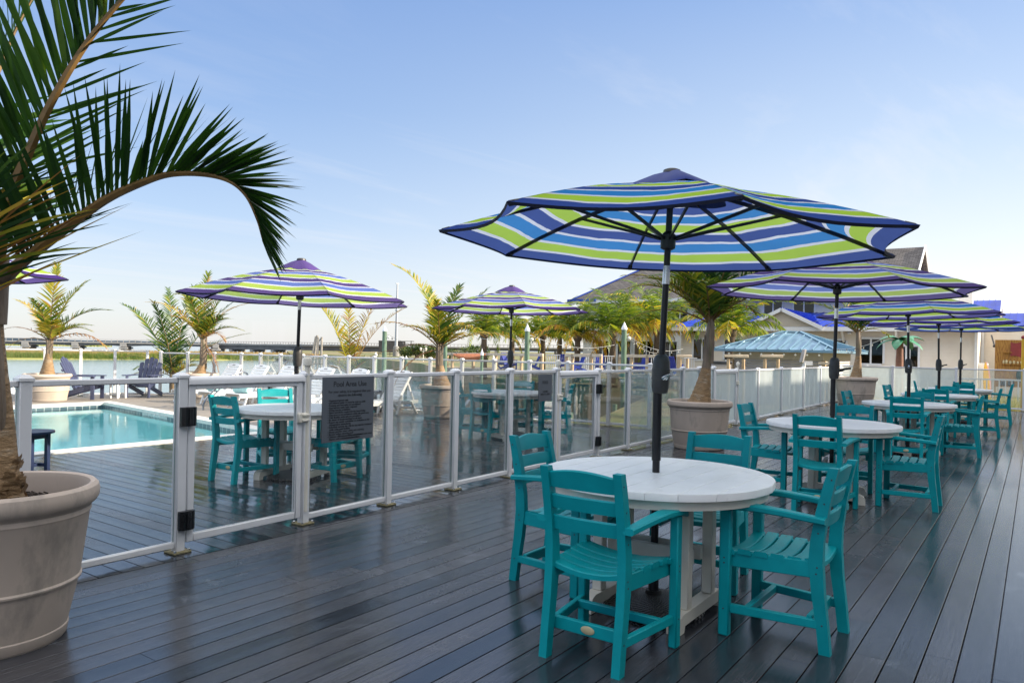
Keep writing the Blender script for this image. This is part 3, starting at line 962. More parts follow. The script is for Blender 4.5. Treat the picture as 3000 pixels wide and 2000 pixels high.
def gate(label, ua, ub, v0, hgt, hinge_left, glass_m='clear_glass', hinges=True):
    a, b = Vector((ua, v0(ua), 0)), Vector((ub, v0(ub), 0))
    t = thing('gate', label, 'gate', tuple(a))
    d = b - a; L = d.length; t.rotation_euler = (0, 0, math.atan2(d.y, d.x))
    w = .052
    x0, x1 = .045, L - .045
    mb = MB()
    mb.box((x0 + w / 2, 0, .06 + (hgt - .12) / 2), (w, .045, hgt - .12), 0, .005)
    mb.box((x1 - w / 2, 0, .06 + (hgt - .12) / 2), (w, .045, hgt - .12), 0, .005)
    mb.box(((x0 + x1) / 2, 0, .085), (x1 - x0 - 2 * w, .042, .05), 0, .005)
    mb.build('gate_frame', 'white_metal', t)
    mb = MB()
    mb.box(((x0 + x1) / 2, 0, hgt - .078), (x1 - x0 - 2 * w, .045, .036), 0, .004)
    prof = [(-.038, 0), (-.038, .028), (-.03, .044), (-.012, .054), (.012, .054), (.03, .044), (.038, .028), (.038, 0)]
    mb.prism(prof, (0, 0, hgt - .060), (0, 1, 0), (0, 0, 1), (1, 0, 0), x0 - .01, x1 + .01)
    mb.build('top_rail', 'white_metal', t)
    mb = MB()
    P = [Vector((x, y, z)) for y in (-.004, .004) for x, z in ((x0 + w, .11), (x1 - w, .11), (x1 - w, hgt - .096), (x0 + w, hgt - .096))]
    mb.add(P, [(0, 1, 2, 3), (7, 6, 5, 4)]); mb.add(P, [(0, 4, 5, 1), (1, 5, 6, 2), (2, 6, 7, 3), (3, 7, 4, 0)], 1)
    mb.build('glass_panel', [glass_m, 'glass_edge'], t)
    xh = .03 if hinge_left else L - .03
    if hinges:
        for z in (.215, .90):
            mb = MB()
            pr_ = [(-.055, 0), (-.055, .022), (-.035, .042), (.035, .042), (.055, .022), (.055, 0)]
            mb.prism(pr_, (xh, -.030, z), (1, 0, 0), (0, -1, 0), (0, 0, 1), -.062, .062)
            mb.tube([(xh, -.076, z - .055), (xh, -.076, z + .055)], .014, 10)
            mb.build('hinge', 'black_plastic', t)
    xl = L - .055 if hinge_left else .02
    mb = MB()
    if hinge_left:
        mb.tube([(L - .005, -.02, .10), (L - .005, -.02, hgt + .06)], .021, 12)
        mb.lathe([(.022, 0), (.034, .008), (.036, .05), (.030, .065), (.018, .07), (.018, .082), (.0001, .086)], 14, 0, (L - .005, -.02, hgt + .055))
    else:
        mb.tube([(.005, -.02, .10), (.005, -.02, hgt + .06)], .018, 12)
        mb.lathe([(.02, 0), (.030, .008), (.032, .05), (.026, .065), (.0001, .08)], 14, 0, (.005, -.02, hgt + .055))
    mb.build('latch_post', 'cream_poly', t)
    mb = MB()
    mb.box((xl, -.034, .83), (.09, .03, .075), 0, .006); mb.box((xl + .02, -.045, .85), (.07, .03, .018), 0, .004); mb.box((xl + .02, -.045, .81), (.07, .03, .018), 0, .004)
    mb.build('latch', 'cream_poly', t)
    return t
gate('glass pool gate with two black hinges, left of the Pool Area Use sign', 2.74, 3.78, fence_v, 1.17, True)
gate('glass pool gate with black hinges behind the nearest dining table, beside the small grey sign', 7.56, 8.62, fence_v, 1.15, False)
gate('narrow frosted glass gate behind the planter with the tall palm', 13.1, US[0], fence_v, 1.11, True, 'frosted_glass', False)

# signs
def sign(name, label, ua, ub, z0, z1):
    a, b = Vector((ua, fence_v(ua) - .034, z0)), Vector((ub, fence_v(ub) - .034, z0))
    t = thing(name, label, 'sign', tuple(a))
    d = b - a; t.rotation_euler = (0, 0, math.atan2(d.y, d.x))
    L = d.length
    MB().box((L / 2, 0, (z1 - z0) / 2), (L, .008, z1 - z0), 0, .002).build('sign_board', 'sign_grey', t)
    return t, L, z1 - z0
sg, L, hh = sign('pool_rules_sign', 'large dark grey Pool Area Use rules sign on the glass fence', colu(943.5, 4.6, 1200), colu(1096.5, 4.6, 1190), .615, 1.137)
rx = (PI / 2, 0, 0)
text('Pool Area Use', .062, sg, 'ink', (L * .52, -.005, hh - .078), rx)
text('For your safety, it is required that you\nobserve the following:', .030, sg, 'ink', (L * .52, -.005, hh - .128), rx, ls=1.0)
rules = ['Registered guests only', 'All children under 14 must be with an adult', 'Running and horseplay are prohibited', 'Appropriate swim wear required', 'Diving strictly prohibited', 'Shirts and shoes required in the hotel lobby',
         'Glassware is not permitted within the pool area', 'Only flexible swim-aids are permitted', 'Be aware of depth markings at all times', 'Report any unsafe conditions or violations to the\n   management immediately',
         'Individuals assume the risk for any injuries sustained\n   while using pool facilities', 'Always practice water safety and courtesy', 'Shower before entering pool', 'Children who are not toilet trained must wear swim\n   diapers with rubber pants over them']
text('\n'.join('\u2022 ' + r for r in rules), .0225, sg, 'ink', (L * .10, -.005, hh - .196), rx, 'LEFT', ls=.86)
text('Thank you for your attention\nand cooperation', .0225, sg, 'ink', (L * .55, -.005, .036), rx, ls=.86)
s2, L, hh = sign('pool_hours_sign', 'small dark grey pool hours sign beside the second gate', colu(1576, 4.66, 1110), colu(1616, 4.66, 1110), .80, 1.11)
text('POOL', .05, s2, 'ink', (L * .5, -.005, hh - .11), rx)
text('HOURS\n9AM TO 10PM', .032, s2, 'ink', (L * .5, -.005, hh - .21), rx)
# ------------------------------------------------------------------ dining chairs
def make_chair(label, group):
    t = thing('dining_chair', label, 'chair', (0, 0, 0), 0, group)
    fx_, rxx = .245, .183
    mt = 'teal'
    back = [(-.275, 0), (-.262, .12), (-.240, .28), (-.228, .42), (-.232, .52), (-.252, .66), (-.282, .80), (-.300, .868)]
    for s in (-1, 1):
        mb = MB().box((s * fx_, .185, .310), (.042, .054, .620), 0, .006)
        for y, z in ((.185, .36), (.185, .385), (.185, .135)):
            x = s * (fx_ + .0212); mb.tube([(x, y, z), (x + s * .0012, y, z)], .0045, 6, 1)
        mb.build('leg', [mt, 'hull_dark'], t)
        mb = MB()
        wd = [.050, .052, .058, .064, .060, .055, .048, .043]
        poly = [(y - w / 2, z) for (y, z), w in zip(back, wd)] + [(y + w / 2, z) for (y, z), w in list(zip(back, wd))[::-1]]
        ch = .005
        mb.prism(poly, (s * rxx, 0, 0), (0, 1, 0), (0, 0, 1), (1, 0, 0), -.020, .020)
        for y, z in ((-.232, .37), (-.236, .40), (-.262, .135), (-.262, .70), (-.238, .56), (-.292, .815)):
            x = s * (rxx + .0202); mb.tube([(x, y, z), (x + s * .0012, y, z)], .0045, 6, 1)
        mb.build('leg', [mt, 'hull_dark'], t)
        # arm: slightly bowed plank
        mb = MB()
        ys = [.268, .24, .18, .05, -.08, -.20, -.275]
        zs = [.618, .632, .642, .646, .640, .630, .624]
        ww = [.022, .034, .038, .036, .031, .027, .025]
        R_ = []
        for y, z, w in zip(ys, zs, ww):
            xx = s * lerp(rxx + .035, fx_ + .006, (y + .275) / .54)
            c = .007
            R_.append([Vector((xx + a, y, z + b)) for a, b in ((-w, -.010), (-w, .008), (-w + c, .014), (w - c, .014), (w, .008), (w, -.010), (w - c, -.016), (-w + c, -.016), (-w, -.010))])
        mb.strip(R_)
        for r_ in (R_[0], R_[-1]): mb.add(r_[:-1], [list(range(8))])
        mb.build('armrest', mt, t)
        MB().bar((s * (fx_ - .036), .20, .372), (s * (rxx + .0), -.22, .385), .026, .078, 0, .004).build('seat_frame', mt, t)
        MB().bar((s * (fx_ - .008), .16, .135), (s * (rxx + .004), -.245, .135), .030, .042, 0, .004).build('stretcher', mt, t)
    MB().bar((-.225, .085, .135), (.225, .085, .135), .030, .040, 0, .004).build('stretcher', mt, t)
    st = MB().bar((-.186, -.200, .138), (.186, -.200, .138), .026, .058, 0, .004).build('stretcher', mt, t)
    mb = MB(); mb.lathe([(.030, 0), (.030, .003), (.026, .005), (.0001, .005)], 20)
    bo = mb.build('badge', 'badge_tan', st)
    bo.location = (0, -.2135, .138); bo.rotation_euler = (PI / 2, 0, 0); bo.scale = (1.15, .62, 1)
    # scooped seat slats
    mb = MB()
    for k in range(6):
        y0 = .208 - k * .0765
        y1 = y0 - .064
        wk = lerp(.238, .186, k / 5)
        R_ = []
        for i in range(11):
            x = lerp(-wk, wk, i / 10)
            z = .425 - .030 * (1 - (x / wk) ** 2) + (.006 if k else -.001)
            if k == 0: z -= .0
            R_.append([Vector((x, y, z + dz)) for y, dz in ((y0, -.026), (y0, -.005), (y0 - .005, 0), (y1 + .005, 0), (y1, -.005), (y1, -.026), (y0, -.026))])
        mb.strip(R_)
        for r_ in (R_[0], R_[-1]): mb.add(r_[:-1], [list(range(6))])
        for s in (-1, 1): mb.lathe([(.0045, 0), (.003, .0012), (.0001, .0012)], 6, 1, (s * wk * .93, (y0 + y1) / 2, .431 - .030 * (1 - .93 ** 2)))
    mb.build('seat', [mt, 'hull_dark'], t)
    # back slats
    mb = MB()
    def yb(z):
        for (ya, za), (yb_, zb) in zip(back, back[1:]):
            if za <= z <= zb: return lerp(ya, yb_, (z - za) / (zb - za))
        return back[-1][0]
    for z0, z1, arch in ((.578, .644, 0), (.676, .742, 0), (.773, .846, .018)):
        R_ = []
        for i in range(13):
            x = lerp(-.164, .164, i / 12)
            tt = 1 - (x / .164) ** 2
            top = z1 + arch * tt ** 1.2
            bow = -.012 * tt
            pts = []
            for z, dy in ((z0, -.010), (top - .006, -.011), (top, -.006), (top, .006), (top - .006, .011), (z0, .010)):
                pts.append(Vector((x, yb(min(z, .868)) + dy + bow, z)))
            pts.append(pts[0])
            R_.append(pts)
        mb.strip(R_)
        for r_ in (R_[0], R_[-1]): mb.add(r_[:-1], [list(range(6))])
    mb.build('backrest', mt, t)
    return t
SIDES = {'near': (-.62, -.06, 90 - 180 + 90, 'on the near side of'), 'right': (.11, -.63, 90, 'on the right of'), 'left': (.11, .60, -90, 'on the left of'), 'far': (.67, -.02, 180, 'on the far side of')}
TABLES = [((3.75, 1.68), 'the nearest white table', 0), ((7.78, 1.63), 'the second white table in the row', 90), ((12.13, 1.51), 'the third white table in the row', 45), ((15.57, 1.45), 'the fourth white table in the row', 90), ((18.96, 1.36), 'the farthest white table in the row', 0)]
chair0 = None
def put_chair(x, y, yaw, label, group):
    global chair0
    rz = RAD(yaw - 90)
    if chair0 is None:
        chair0 = make_chair(label, group)
        chair0.location = (x, y, 0); chair0.rotation_euler = (0, 0, rz)
        return chair0
    c = dup(chair0, (x, y, 0), rz, label); c['group'] = group
    return c
G1, G2 = 'teal armchairs at the front row of tables', 'teal armchairs at the pool tables'
for ti, ((tx, ty), tn, trz) in enumerate(TABLES):
    for k, (dx, dy, yw, ph) in SIDES.items():
        j = 0 if ti < 2 else 1
        ex = {(0, 'near'): 'with oval badge, '}.get((ti, k), '')
        dx2 = dx + (.28 if ti >= 2 and k == 'right' else 0) + rnd.uniform(-.06, .06) * j
        put_chair(tx + dx2, ty + dy + rnd.uniform(-.04, .04) * j, yw + rnd.uniform(-3, 3) + (rnd.uniform(-7, 7) if j else 0), 'teal slatted armchair ' + (ex if ex else '') + ph + ' ' + tn, G1)
PT, BT = (5.05, 6.35), (9.45, 6.72)
for x, y, yw, ph in ((4.68, 6.66, 2, 'seen through the gate, left of'), (5.46, 7.12, -112, 'with sunlit backrest behind'), (5.30, 6.10, 92, 'below the rules sign, tucked under'), (5.86, 6.47, 206, 'half hidden by the rules sign, right of')):
    put_chair(x, y, yw, 'teal slatted armchair ' + ph + ' the gate side pool table', G2)
for x, y, yw, ph in ((9.25, 6.92, -3, 'with its back to the rules sign at'), (9.42, 7.38, -62, 'at the back left of'), (9.82, 6.14, 118, 'beneath the small pool hours sign at'), (10.10, 7.02, 198, 'on the far right of')):
    put_chair(x, y, yw, 'teal slatted armchair ' + ph + ' the far pool table', G2)

# ------------------------------------------------------------------ tables
def make_table(label, group):
    t = thing('dining_table', label, 'table', (0, 0, 0), 0, group)
    R0 = .615
    mb = MB()
    n = 9; pw = 2 * R0 / n; g = .0018
    for i in range(n):
        y0, y1 = -R0 + i * pw + g / 2, -R0 + (i + 1) * pw - g / 2
        left, right = [], []
        for k in range(7):
            y = lerp(y0, y1, k / 6)
            x = math.sqrt(max(0, R0 * R0 - y * y))
            right.append((x, y)); left.append((-x, y))
        poly = right + left[::-1]
        cx_, cy_ = 0, (y0 + y1) / 2
        m_ = len(poly)
        def inset(p, a): return (p[0] - math.copysign(min(a, abs(p[0])), p[0]), p[1] + (a if p[1] < cy_ else -a) * (1 if abs(p[1] - cy_) > pw / 2 - g else 0))
        lay = [(poly, .700), (poly, .7315), ([inset(p, .0022) for p in poly], .735)]
        V = [(x, y, z) for pl, z in lay for x, y in pl]
        Fc = [list(range(m_))[::-1], [2 * m_ + k for k in range(m_)]]
        for l in range(2):
            Fc += [(l * m_ + k, l * m_ + (k + 1) % m_, (l + 1) * m_ + (k + 1) % m_, (l + 1) * m_ + k) for k in range(m_)]
        mb.add(V, Fc)
    mb.build('tabletop', 'white_poly', t)
    MB().lathe([(.560, .699), (.585, .699), (.585, .652), (.560, .652), (.560, .699)], 48).build('apron', 'cream_poly', t)
    for s in (-1, 1):
        y = s * .245
        for x in (-.165, .165): MB().box((x, y, .375), (.058, .058, .56), 0, .005).build('leg', 'cream_poly', t)
        prof = [(-.31, .0), (-.31, .045), (-.295, .078), (-.262, .092), (.262, .092), (.295, .078), (.31, .045), (.31, .0), (.245, .0), (.235, .032), (-.235, .032), (-.245, .0)]
        MB().prism(prof, (0, y, .002), (1, 0, 0), (0, 0, 1), (0, 1, 0), -.034, .034).build('foot', 'cream_poly', t)
        MB().box((0, y, .675), (.78, .05, .05), 0, .004).build('top_support', 'cream_poly', t)
    for x in (-.062, .062): MB().bar((x, -.245, .33), (x, .245, .33), .034, .075, 0, .004).build('stretcher', 'cream_poly', t)
    mb = MB(); mb.lathe([(.026, .7352), (.034, .7352), (.034, .7368), (.026, .7368)], 20)
    mb.build('umbrella_ring', 'white_poly', t)
    return t
GT = 'round white dining tables'
tl = ['round white table nearest the camera, black umbrella pole through its centre', 'round white table second in the row, behind the nearest one', 'round white table third in the front row', 'round white table fourth in the front row', 'round white table at the far end of the front row']
tab0 = make_table(tl[0], GT)
for i, ((x, y), _, rz) in enumerate(TABLES):
    o = tab0 if i == 0 else dup(tab0, label=tl[i])
    o.location = (x, y, 0); o.rotation_euler = (0, 0, RAD(rz + (0, 9, 4, -6, 12)[i]))
    KIDS.pop(o.name, None) if i else None
for (x, y), l, rz in ((PT, 'round white table inside the pool fence behind the gate and rules sign', 20), (BT, 'round white table farther inside the fence, beneath the small purple umbrella', 70)):
    o = dup(tab0, (x, y, 0), RAD(rz), l)

# ------------------------------------------------------------------ umbrellas
def make_umbrella(label, pal, vent, group, Rr=1.33, tilt=0., taz=0., rot=7.5, zr=2.0, za=2.37, crank_az=0., vlift=0.):
    t = thing('patio_umbrella', label, 'umbrella', (0, 0, 0), 0, group)
    # base
    mb = MB()
    mb.lathe([(.27, 0), (.275, .012), (.268, .026), (.20, .048), (.10, .072), (.045, .082), (.040, .10)], 40)
    bo = mb.build('base', 'wicker_black', t)
    mb = MB(); mb.tube([(0, 0, .09), (0, 0, .34)], .027, 14); mb.tube([(.025, 0, .27), (.058, 0, .27)], .010, 8); mb.ball((.066, 0, .27), .016)
    mb.build('base_tube', 'pole_metal', bo)
    zc = 1.27
    MB().tube([(0, 0, .08), (0, 0, .80), (0, 0, .802), (0, 0, zc - .05)], [.020, .020, .0245, .0245], 16).build('pole', 'pole_metal', t)
    ax = Vector((math.cos(taz), math.sin(taz), 0))
    T = Matrix.Translation((0, 0, .8)) @ Matrix.Rotation(tilt, 4, Vector((-ax.y, ax.x, 0))) @ Matrix.Translation((0, 0, -.8))
    def bd(mb, name, mats, par, **k):
        mb.v = [tuple(T @ Vector(p)) for p in mb.v]
        return mb.build(name, mats, par, **k)
    mb = MB()
    mb.lathe([(.026, zc - .105), (.040, zc - .10), (.047, zc - .07), (.048, zc - .03), (.050, zc - .028), (.050, zc + .03), (.048, zc + .032), (.046, zc + .07), (.036, zc + .098), (.022, zc + .108)], 24)
    ch = bd(mb, 'crank_housing', 'grey_plastic', t)
    ca_, sa_ = math.cos(crank_az), math.sin(crank_az)
    mb = MB()
    mb.tube([(ca_ * .044, sa_ * .044, zc - .02), (ca_ * .075, sa_ * .075, zc - .015), (ca_ * .09, sa_ * .09, zc - .010), (ca_ * .11 + .0, sa_ * .11, zc - .002), (ca_ * .165, sa_ * .165, zc + .006)], [.018, .017, .013, .010, .011], 10)
    bd(mb, 'crank_handle', 'steel' if crank_az > 3 else 'black_plastic', ch)
    mb = MB().tube([(0, 0, zc + .09), (0, 0, za - .02)], .0175, 14)
    bd(mb, 'pole', 'pole_metal', t)
    bd(MB().tube([(0, 0, 1.76), (0, 0, 1.86)], .0195, 14), 'collar', 'steel', t)
    # canopy
    def rib(k, s):
        a = RAD(rot + 45 * k)
        r = .03 + (Rr - .03) * s
        z = lerp(za - .03, zr, s) + .030 * math.sin(PI * s)
        return Vector((r * math.cos(a), r * math.sin(a), z))
    mb = MB()
    NR, NA = 12, 10
    for k in range(8):
        V = []
        for i in range(NR + 1):
            s = i / NR
            a, b = rib(k, s), rib(k + 1, s)
            for j in range(NA + 1):
                q = j / NA
                p = a.lerp(b, q)
                sag = 4 * q * (1 - q)
                cut = 1 - .075 * sag * s ** 2
                p.x *= cut; p.y *= cut
                if 0 < j < NA and 0 < i < NR: p.z += .006 * math.sin(9 * s + 5 * q + k * 1.7) * math.sin(PI * q) + rnd.uniform(-.002, .002)
                p.z -= .030 * sag * s ** 1.4 * (1.0 if s < 1 else 1) - .010 * sag * s
                V.append(p)
        Fc, UV = [], []
        w = NA + 1
        for i in range(NR):
            for j in range(NA):
                Fc.append((i * w + j, (i + 1) * w + j, (i + 1) * w + j + 1, i * w + j + 1))
                UV.append([(j / NA, i / NR), (j / NA, (i + 1) / NR), ((j + 1) / NA, (i + 1) / NR), ((j + 1) / NA, i / NR)])
        mb.add(V, Fc, 0, uvs=UV)
        # turned hem
        hem = []
        for j in range(NA + 1):
            p = V[NR * w + j]
            hem.append([p, p + Vector((-p.x * .006, -p.y * .006, -.014))])
        mb.strip(hem, 1)
    bd(mb, 'canopy', ['canopy_' + pal, 'hem'], t)
    # vent cap
    mb = MB()
    rr = .30
    pts = []
    N_ = 48
    for i, (f, dz) in enumerate(((.10, .055), (.35, .048), (.7, .022), (1.0, -.012), (1.03, -.024))):
        row = []
        for k in range(N_ + 1):
            a = 2 * PI * k / N_
            ph = ((a - RAD(rot)) % RAD(45)) / RAD(45)
            wob = math.cos(RAD(45 / 2)) / math.cos((ph - .5) * RAD(45))
            lift = .016 * math.sin(3 * a + 1) * f + vlift * f * max(0, math.cos(a - RAD(215))) ** 12
            sl = (za - .03 - zr) / (Rr - .03)
            row.append(Vector((rr * f * wob * math.cos(a), rr * f * wob * math.sin(a), za - .03 - sl * rr * f + dz + .018 + lift)))
        pts.append(row)
    mb.strip(pts)
    vo = bd(mb, 'vent', vent, t)
    bd(MB().lathe([(.045, za + .018), (.050, za + .028), (.046, za + .045), (.030, za + .052), (.0001, za + .054)], 16), 'finial', 'grey_plastic', t)
    # ribs, struts, runner
    zh = za - .33
    bd(MB().lathe([(.022, zh - .06), (.040, zh - .05), (.042, zh + .02), (.022, zh + .04)], 16), 'runner', 'black_plastic', t)
    for k in range(8):
        pp = [rib(k, s) - Vector((0, 0, .012)) for s in (0, .25, .5, .75, .985)]
        mb = MB()
        for a, b in zip(pp, pp[1:]): mb.bar(a, b, .011, .020, 0, 0, ext=.002)
        mb.bar(pp[-1] - (pp[-1] - pp[-2]).normalized() * .05, pp[-1], .026, .026, 0, .004)
        ro = bd(mb, 'rib', 'rib_metal', t)
        a = RAD(rot + 45 * k)
        mb = MB().bar((.035 * math.cos(a), .035 * math.sin(a), zh), rib(k, .47) - Vector((0, 0, .02)), .010, .016)
        bd(mb, 'strut', 'rib_metal', ro)
    return t
def wicker():
    m, N, L, B, O = nt('wicker_black')
    v = objcoord(N, L)
    sp = N.new('ShaderNodeSeparateXYZ'); L.new(v, sp.inputs[0])
    r = mth(N, L, 'SQRT', mth(N, L, 'ADD', mth(N, L, 'MULTIPLY', sp.outputs[0], sp.outputs[0]), mth(N, L, 'MULTIPLY', sp.outputs[1], sp.outputs[1])))
    an = mth(N, L, 'ARCTAN2', sp.outputs[1], sp.outputs[0])
    h = mth(N, L, 'MULTIPLY', mth(N, L, 'SINE', mth(N, L, 'MULTIPLY', r, 260.)), mth(N, L, 'SINE', mth(N, L, 'MULTIPLY', an, 44.)))
    B.inputs['Base Color'].default_value = (.014, .013, .012, 1)
    B.inputs['Roughness'].default_value = .38
    bump(N, L, B, h, .8, .006)
wicker()
GU = 'striped octagonal patio umbrellas'
raz = math.atan2(rt.y, rt.x)
um = []
def umb(p, *a, **k):
    o = make_umbrella(*a, GU, **k)
    o.location = (p[0], p[1], 0)
umb(TABLES[0][0], 'large navy, lime and bright blue striped umbrella over the nearest table', 'blue', 'vent_blue', tilt=RAD(1.95), taz=raz, rot=-9, zr=1.985, za=2.335, crank_az=3.9, vlift=.05, Rr=1.25)
umb(TABLES[1][0], 'purple, lime and periwinkle striped umbrella over the second table in the row', 'purple', 'vent_purple', rot=34, zr=2.03, za=2.385, crank_az=-.9, Rr=1.28, tilt=RAD(1), taz=raz)
umb(TABLES[2][0], 'bright blue, violet and lime striped umbrella over the third table in the row', 'violet_blue', 'vent_purple', rot=21.6, zr=2.0, za=2.37, crank_az=3.3, Rr=1.26, tilt=RAD(-1.4), taz=raz)
umb(TABLES[3][0], 'violet, lime and blue striped umbrella over the fourth table in the row', 'violet_blue', 'vent_purple', rot=33, zr=2.02, za=2.37, crank_az=-.8, Rr=1.27, tilt=RAD(-1.2), taz=raz)
umb(TABLES[4][0], 'navy and bright blue striped umbrella over the farthest table in the row', 'blue', 'vent_blue', rot=15, zr=2.04, za=2.40, crank_az=-.7, Rr=1.32)
umb(PT, 'sunlit purple and lime striped umbrella in the pool area, left of the rules sign', 'purple', 'vent_purple', tilt=RAD(1.1), taz=raz, rot=19, zr=1.87, za=2.25, crank_az=1., Rr=1.2)
umb(BT, 'small looking purple striped umbrella over the far pool table by the marina palms', 'purple', 'vent_purple', rot=0, zr=2.005, za=2.345, crank_az=1., Rr=1.25)
p8 = gd(-300, 6.75)
umb((p8.x, p8.y), 'purple and blue striped umbrella mostly cut off by the left edge behind the big palm', 'purple', 'vent_purple', rot=22, zr=2.0, za=2.37)
# ------------------------------------------------------------------ planters
def planter(label, c, r, hgt, rb, mat='tan_pot', sink=.06, z=0.):
    t = thing('planter', label, 'planter', (c[0], c[1], z), rnd.uniform(0, 6), 'large round planters holding palms')
    h_ = hgt
    mb = MB()
    mb.lathe([(rb * .97, 0), (rb, .012), (rb + .006, h_ * .075), (rb + .002, h_ * .082), (lerp(rb, r, .36), h_ * .37), (lerp(rb, r, .36) + .010, h_ * .375), (lerp(rb, r, .36) + .012, h_ * .388), (lerp(rb, r, .37) + .004, h_ * .40),
              (r * .90, h_ * .80), (r * .915, h_ * .815), (r * .915, h_ * .845), (r * .93, h_ * .86), (r * .965, h_ * .875), (r * .995, h_ * .905), (r, h_ * .945), (r * .985, h_ * .98), (r * .95, h_), (r * .90, h_ * .992), (r * .875, h_ * .96), (r * .86, h_ * .86), (r * .84, h_ * .80)], 72)
    mb.build('pot', mat, t, ang=28)
    mb = MB()
    rs = r * .855; zs = h_ - sink - .02
    rows_ = []
    for i in range(9):
        f = max(.001, i / 8)
        rows_.append([Vector((rs * f * math.cos(2 * PI * k / 36), rs * f * math.sin(2 * PI * k / 36), zs + .03 * (1 - f) + rnd.uniform(-.010, .010))) for k in range(36)])
        rows_[-1].append(rows_[-1][0].copy())
    mb.strip(rows_)
    for i in range(160):
        a, q = rnd.uniform(0, 2 * PI), rs * math.sqrt(rnd.random()) * .97
        p = Vector((q * math.cos(a), q * math.sin(a), zs + .03 * (1 - q / rs) + .006))
        mb.box(p, (rnd.uniform(.012, .04), rnd.uniform(.006, .014), .008), 0, 0, Matrix.Rotation(rnd.uniform(0, PI), 3, 'Z') @ Matrix.Rotation(rnd.uniform(-.5, .5), 3, 'X'))
    mb.build('soil', 'soil', t, smooth=False)
    return t, Vector((c[0], c[1], z + zs + .02))

# ------------------------------------------------------------------ palms
def catmull(P, n):
    P = [Vector(p) for p in P]
    Q = [P[0] * 2 - P[1]] + P + [P[-1] * 2 - P[-2]]
    out = []
    m_ = len(P) - 1
    for i in range(n + 1):
        t = i / n * m_
        k = min(int(t), m_ - 1); f = t - k
        a, b, c, d = Q[k:k + 4]
        out.append(.5 * ((2 * b) + (c - a) * f + (2 * a - 5 * b + 4 * c - d) * f * f + (3 * b - a - 3 * c + d) * f ** 3))
    return out
def frond(parent, pts, n=42, L=.5, tone=.15, vee=28., droop=.35, w=.016, r0=.016, mat='palm_leaf', rmat='rachis', t0=.10, jitter=.10, tipL=.35, sides=(1, 1), seg=3, ang0=62., ang1=24., ragged=.0, upv=None, name='frond', tvar=.10):
    C = catmull(pts, n)
    N_ = len(C)
    mb = MB()
    mb.tube(C, [lerp(r0, .0025, (i / (N_ - 1)) ** .8) for i in range(N_)], 6, 1)
    Z = Vector((0, 0, 1))
    for i in range(N_):
        t = i / (N_ - 1)
        if t < t0: continue
        T = (C[min(i + 1, N_ - 1)] - C[max(i - 1, 0)]).normalized()
        ref = upv if upv is not None else Z
        Sd = T.cross(ref)
        if Sd.length < .15: Sd = T.cross(rt)
        Sd.normalize()
        Nn = Sd.cross(T).normalized()
        u = (t - t0) / (1 - t0)
        prof = (math.sin(PI * min(1, u * .80 + .16)) ** .7) * (1 - u) + tipL * u + .12 * (1 - u)
        for sd in (-1, 1):
            if sides[0 if sd < 0 else 1] < rnd.random(): continue
            if ragged and rnd.random() < ragged * .5: continue
            ll = L * prof * rnd.uniform(1 - jitter, 1 + jitter) * (rnd.uniform(.45, 1) if rnd.random() < ragged else 1)
            th = RAD(lerp(ang0, ang1, u) + rnd.uniform(-7, 7))
            ve = RAD(vee + rnd.uniform(-10, 10))
            d = T * math.cos(th) + (Sd * sd * math.cos(ve) + Nn * math.sin(ve)) * math.sin(th)
            d.normalize()
            p = C[i] + T * rnd.uniform(-.4, .4) * (C[1] - C[0]).length
            wd = (T - d * T.dot(d))
            if wd.length < .05: wd = Nn - d * Nn.dot(d)
            wd = (wd.normalized() * math.cos(.5) + d.cross(wd).normalized() * math.sin(.5) * sd).normalized()
            tn = min(1, max(0, tone + rnd.gauss(0, tvar) + (.35 if rnd.random() < ragged * .4 else 0)))
            V = []
            q = p.copy()
            for s in range(seg + 1):
                f = s / seg
                ww = w * (.55, 1.0, .72, .0)[s] if seg == 3 else w * (.6, 1., 0)[s]
                if s == seg: V.append(q.copy())
                else: V += [q - wd * ww, q + wd * ww]
                dd = (d - Z * droop * (f + .3) ** 1.3 * (1.4 if tn > .75 else 1)).normalized()
                q = q + dd * (ll / seg)
            Fc = [(2 * s, 2 * s + 1, 2 * s + 3, 2 * s + 2) for s in range(seg - 1)] + [(2 * seg - 2, 2 * seg - 1, 2 * seg)]
            mb.add(V, Fc, 0, tone=tn)
    return mb.build(name, [mat, rmat], parent, smooth=False)
def arc(p0, az, e0, length, bend, n=7, power=1.35):
    """rachis path: azimuth az (degrees from the picture's right, counter-clockwise seen from above), start elevation, total bend downwards"""
    a = RAD(az)
    hd = rt * math.cos(a) + fw * math.sin(a)
    p = Vector(p0); P = [p.copy()]
    for i in range(n):
        e = RAD(e0 - bend * ((i + .5) / n) ** power)
        p = p + (hd * math.cos(e) + Vector((0, 0, 1)) * math.sin(e)) * (length / n)
        P.append(p.copy())
    return P
PG = {'P3': 1.12}
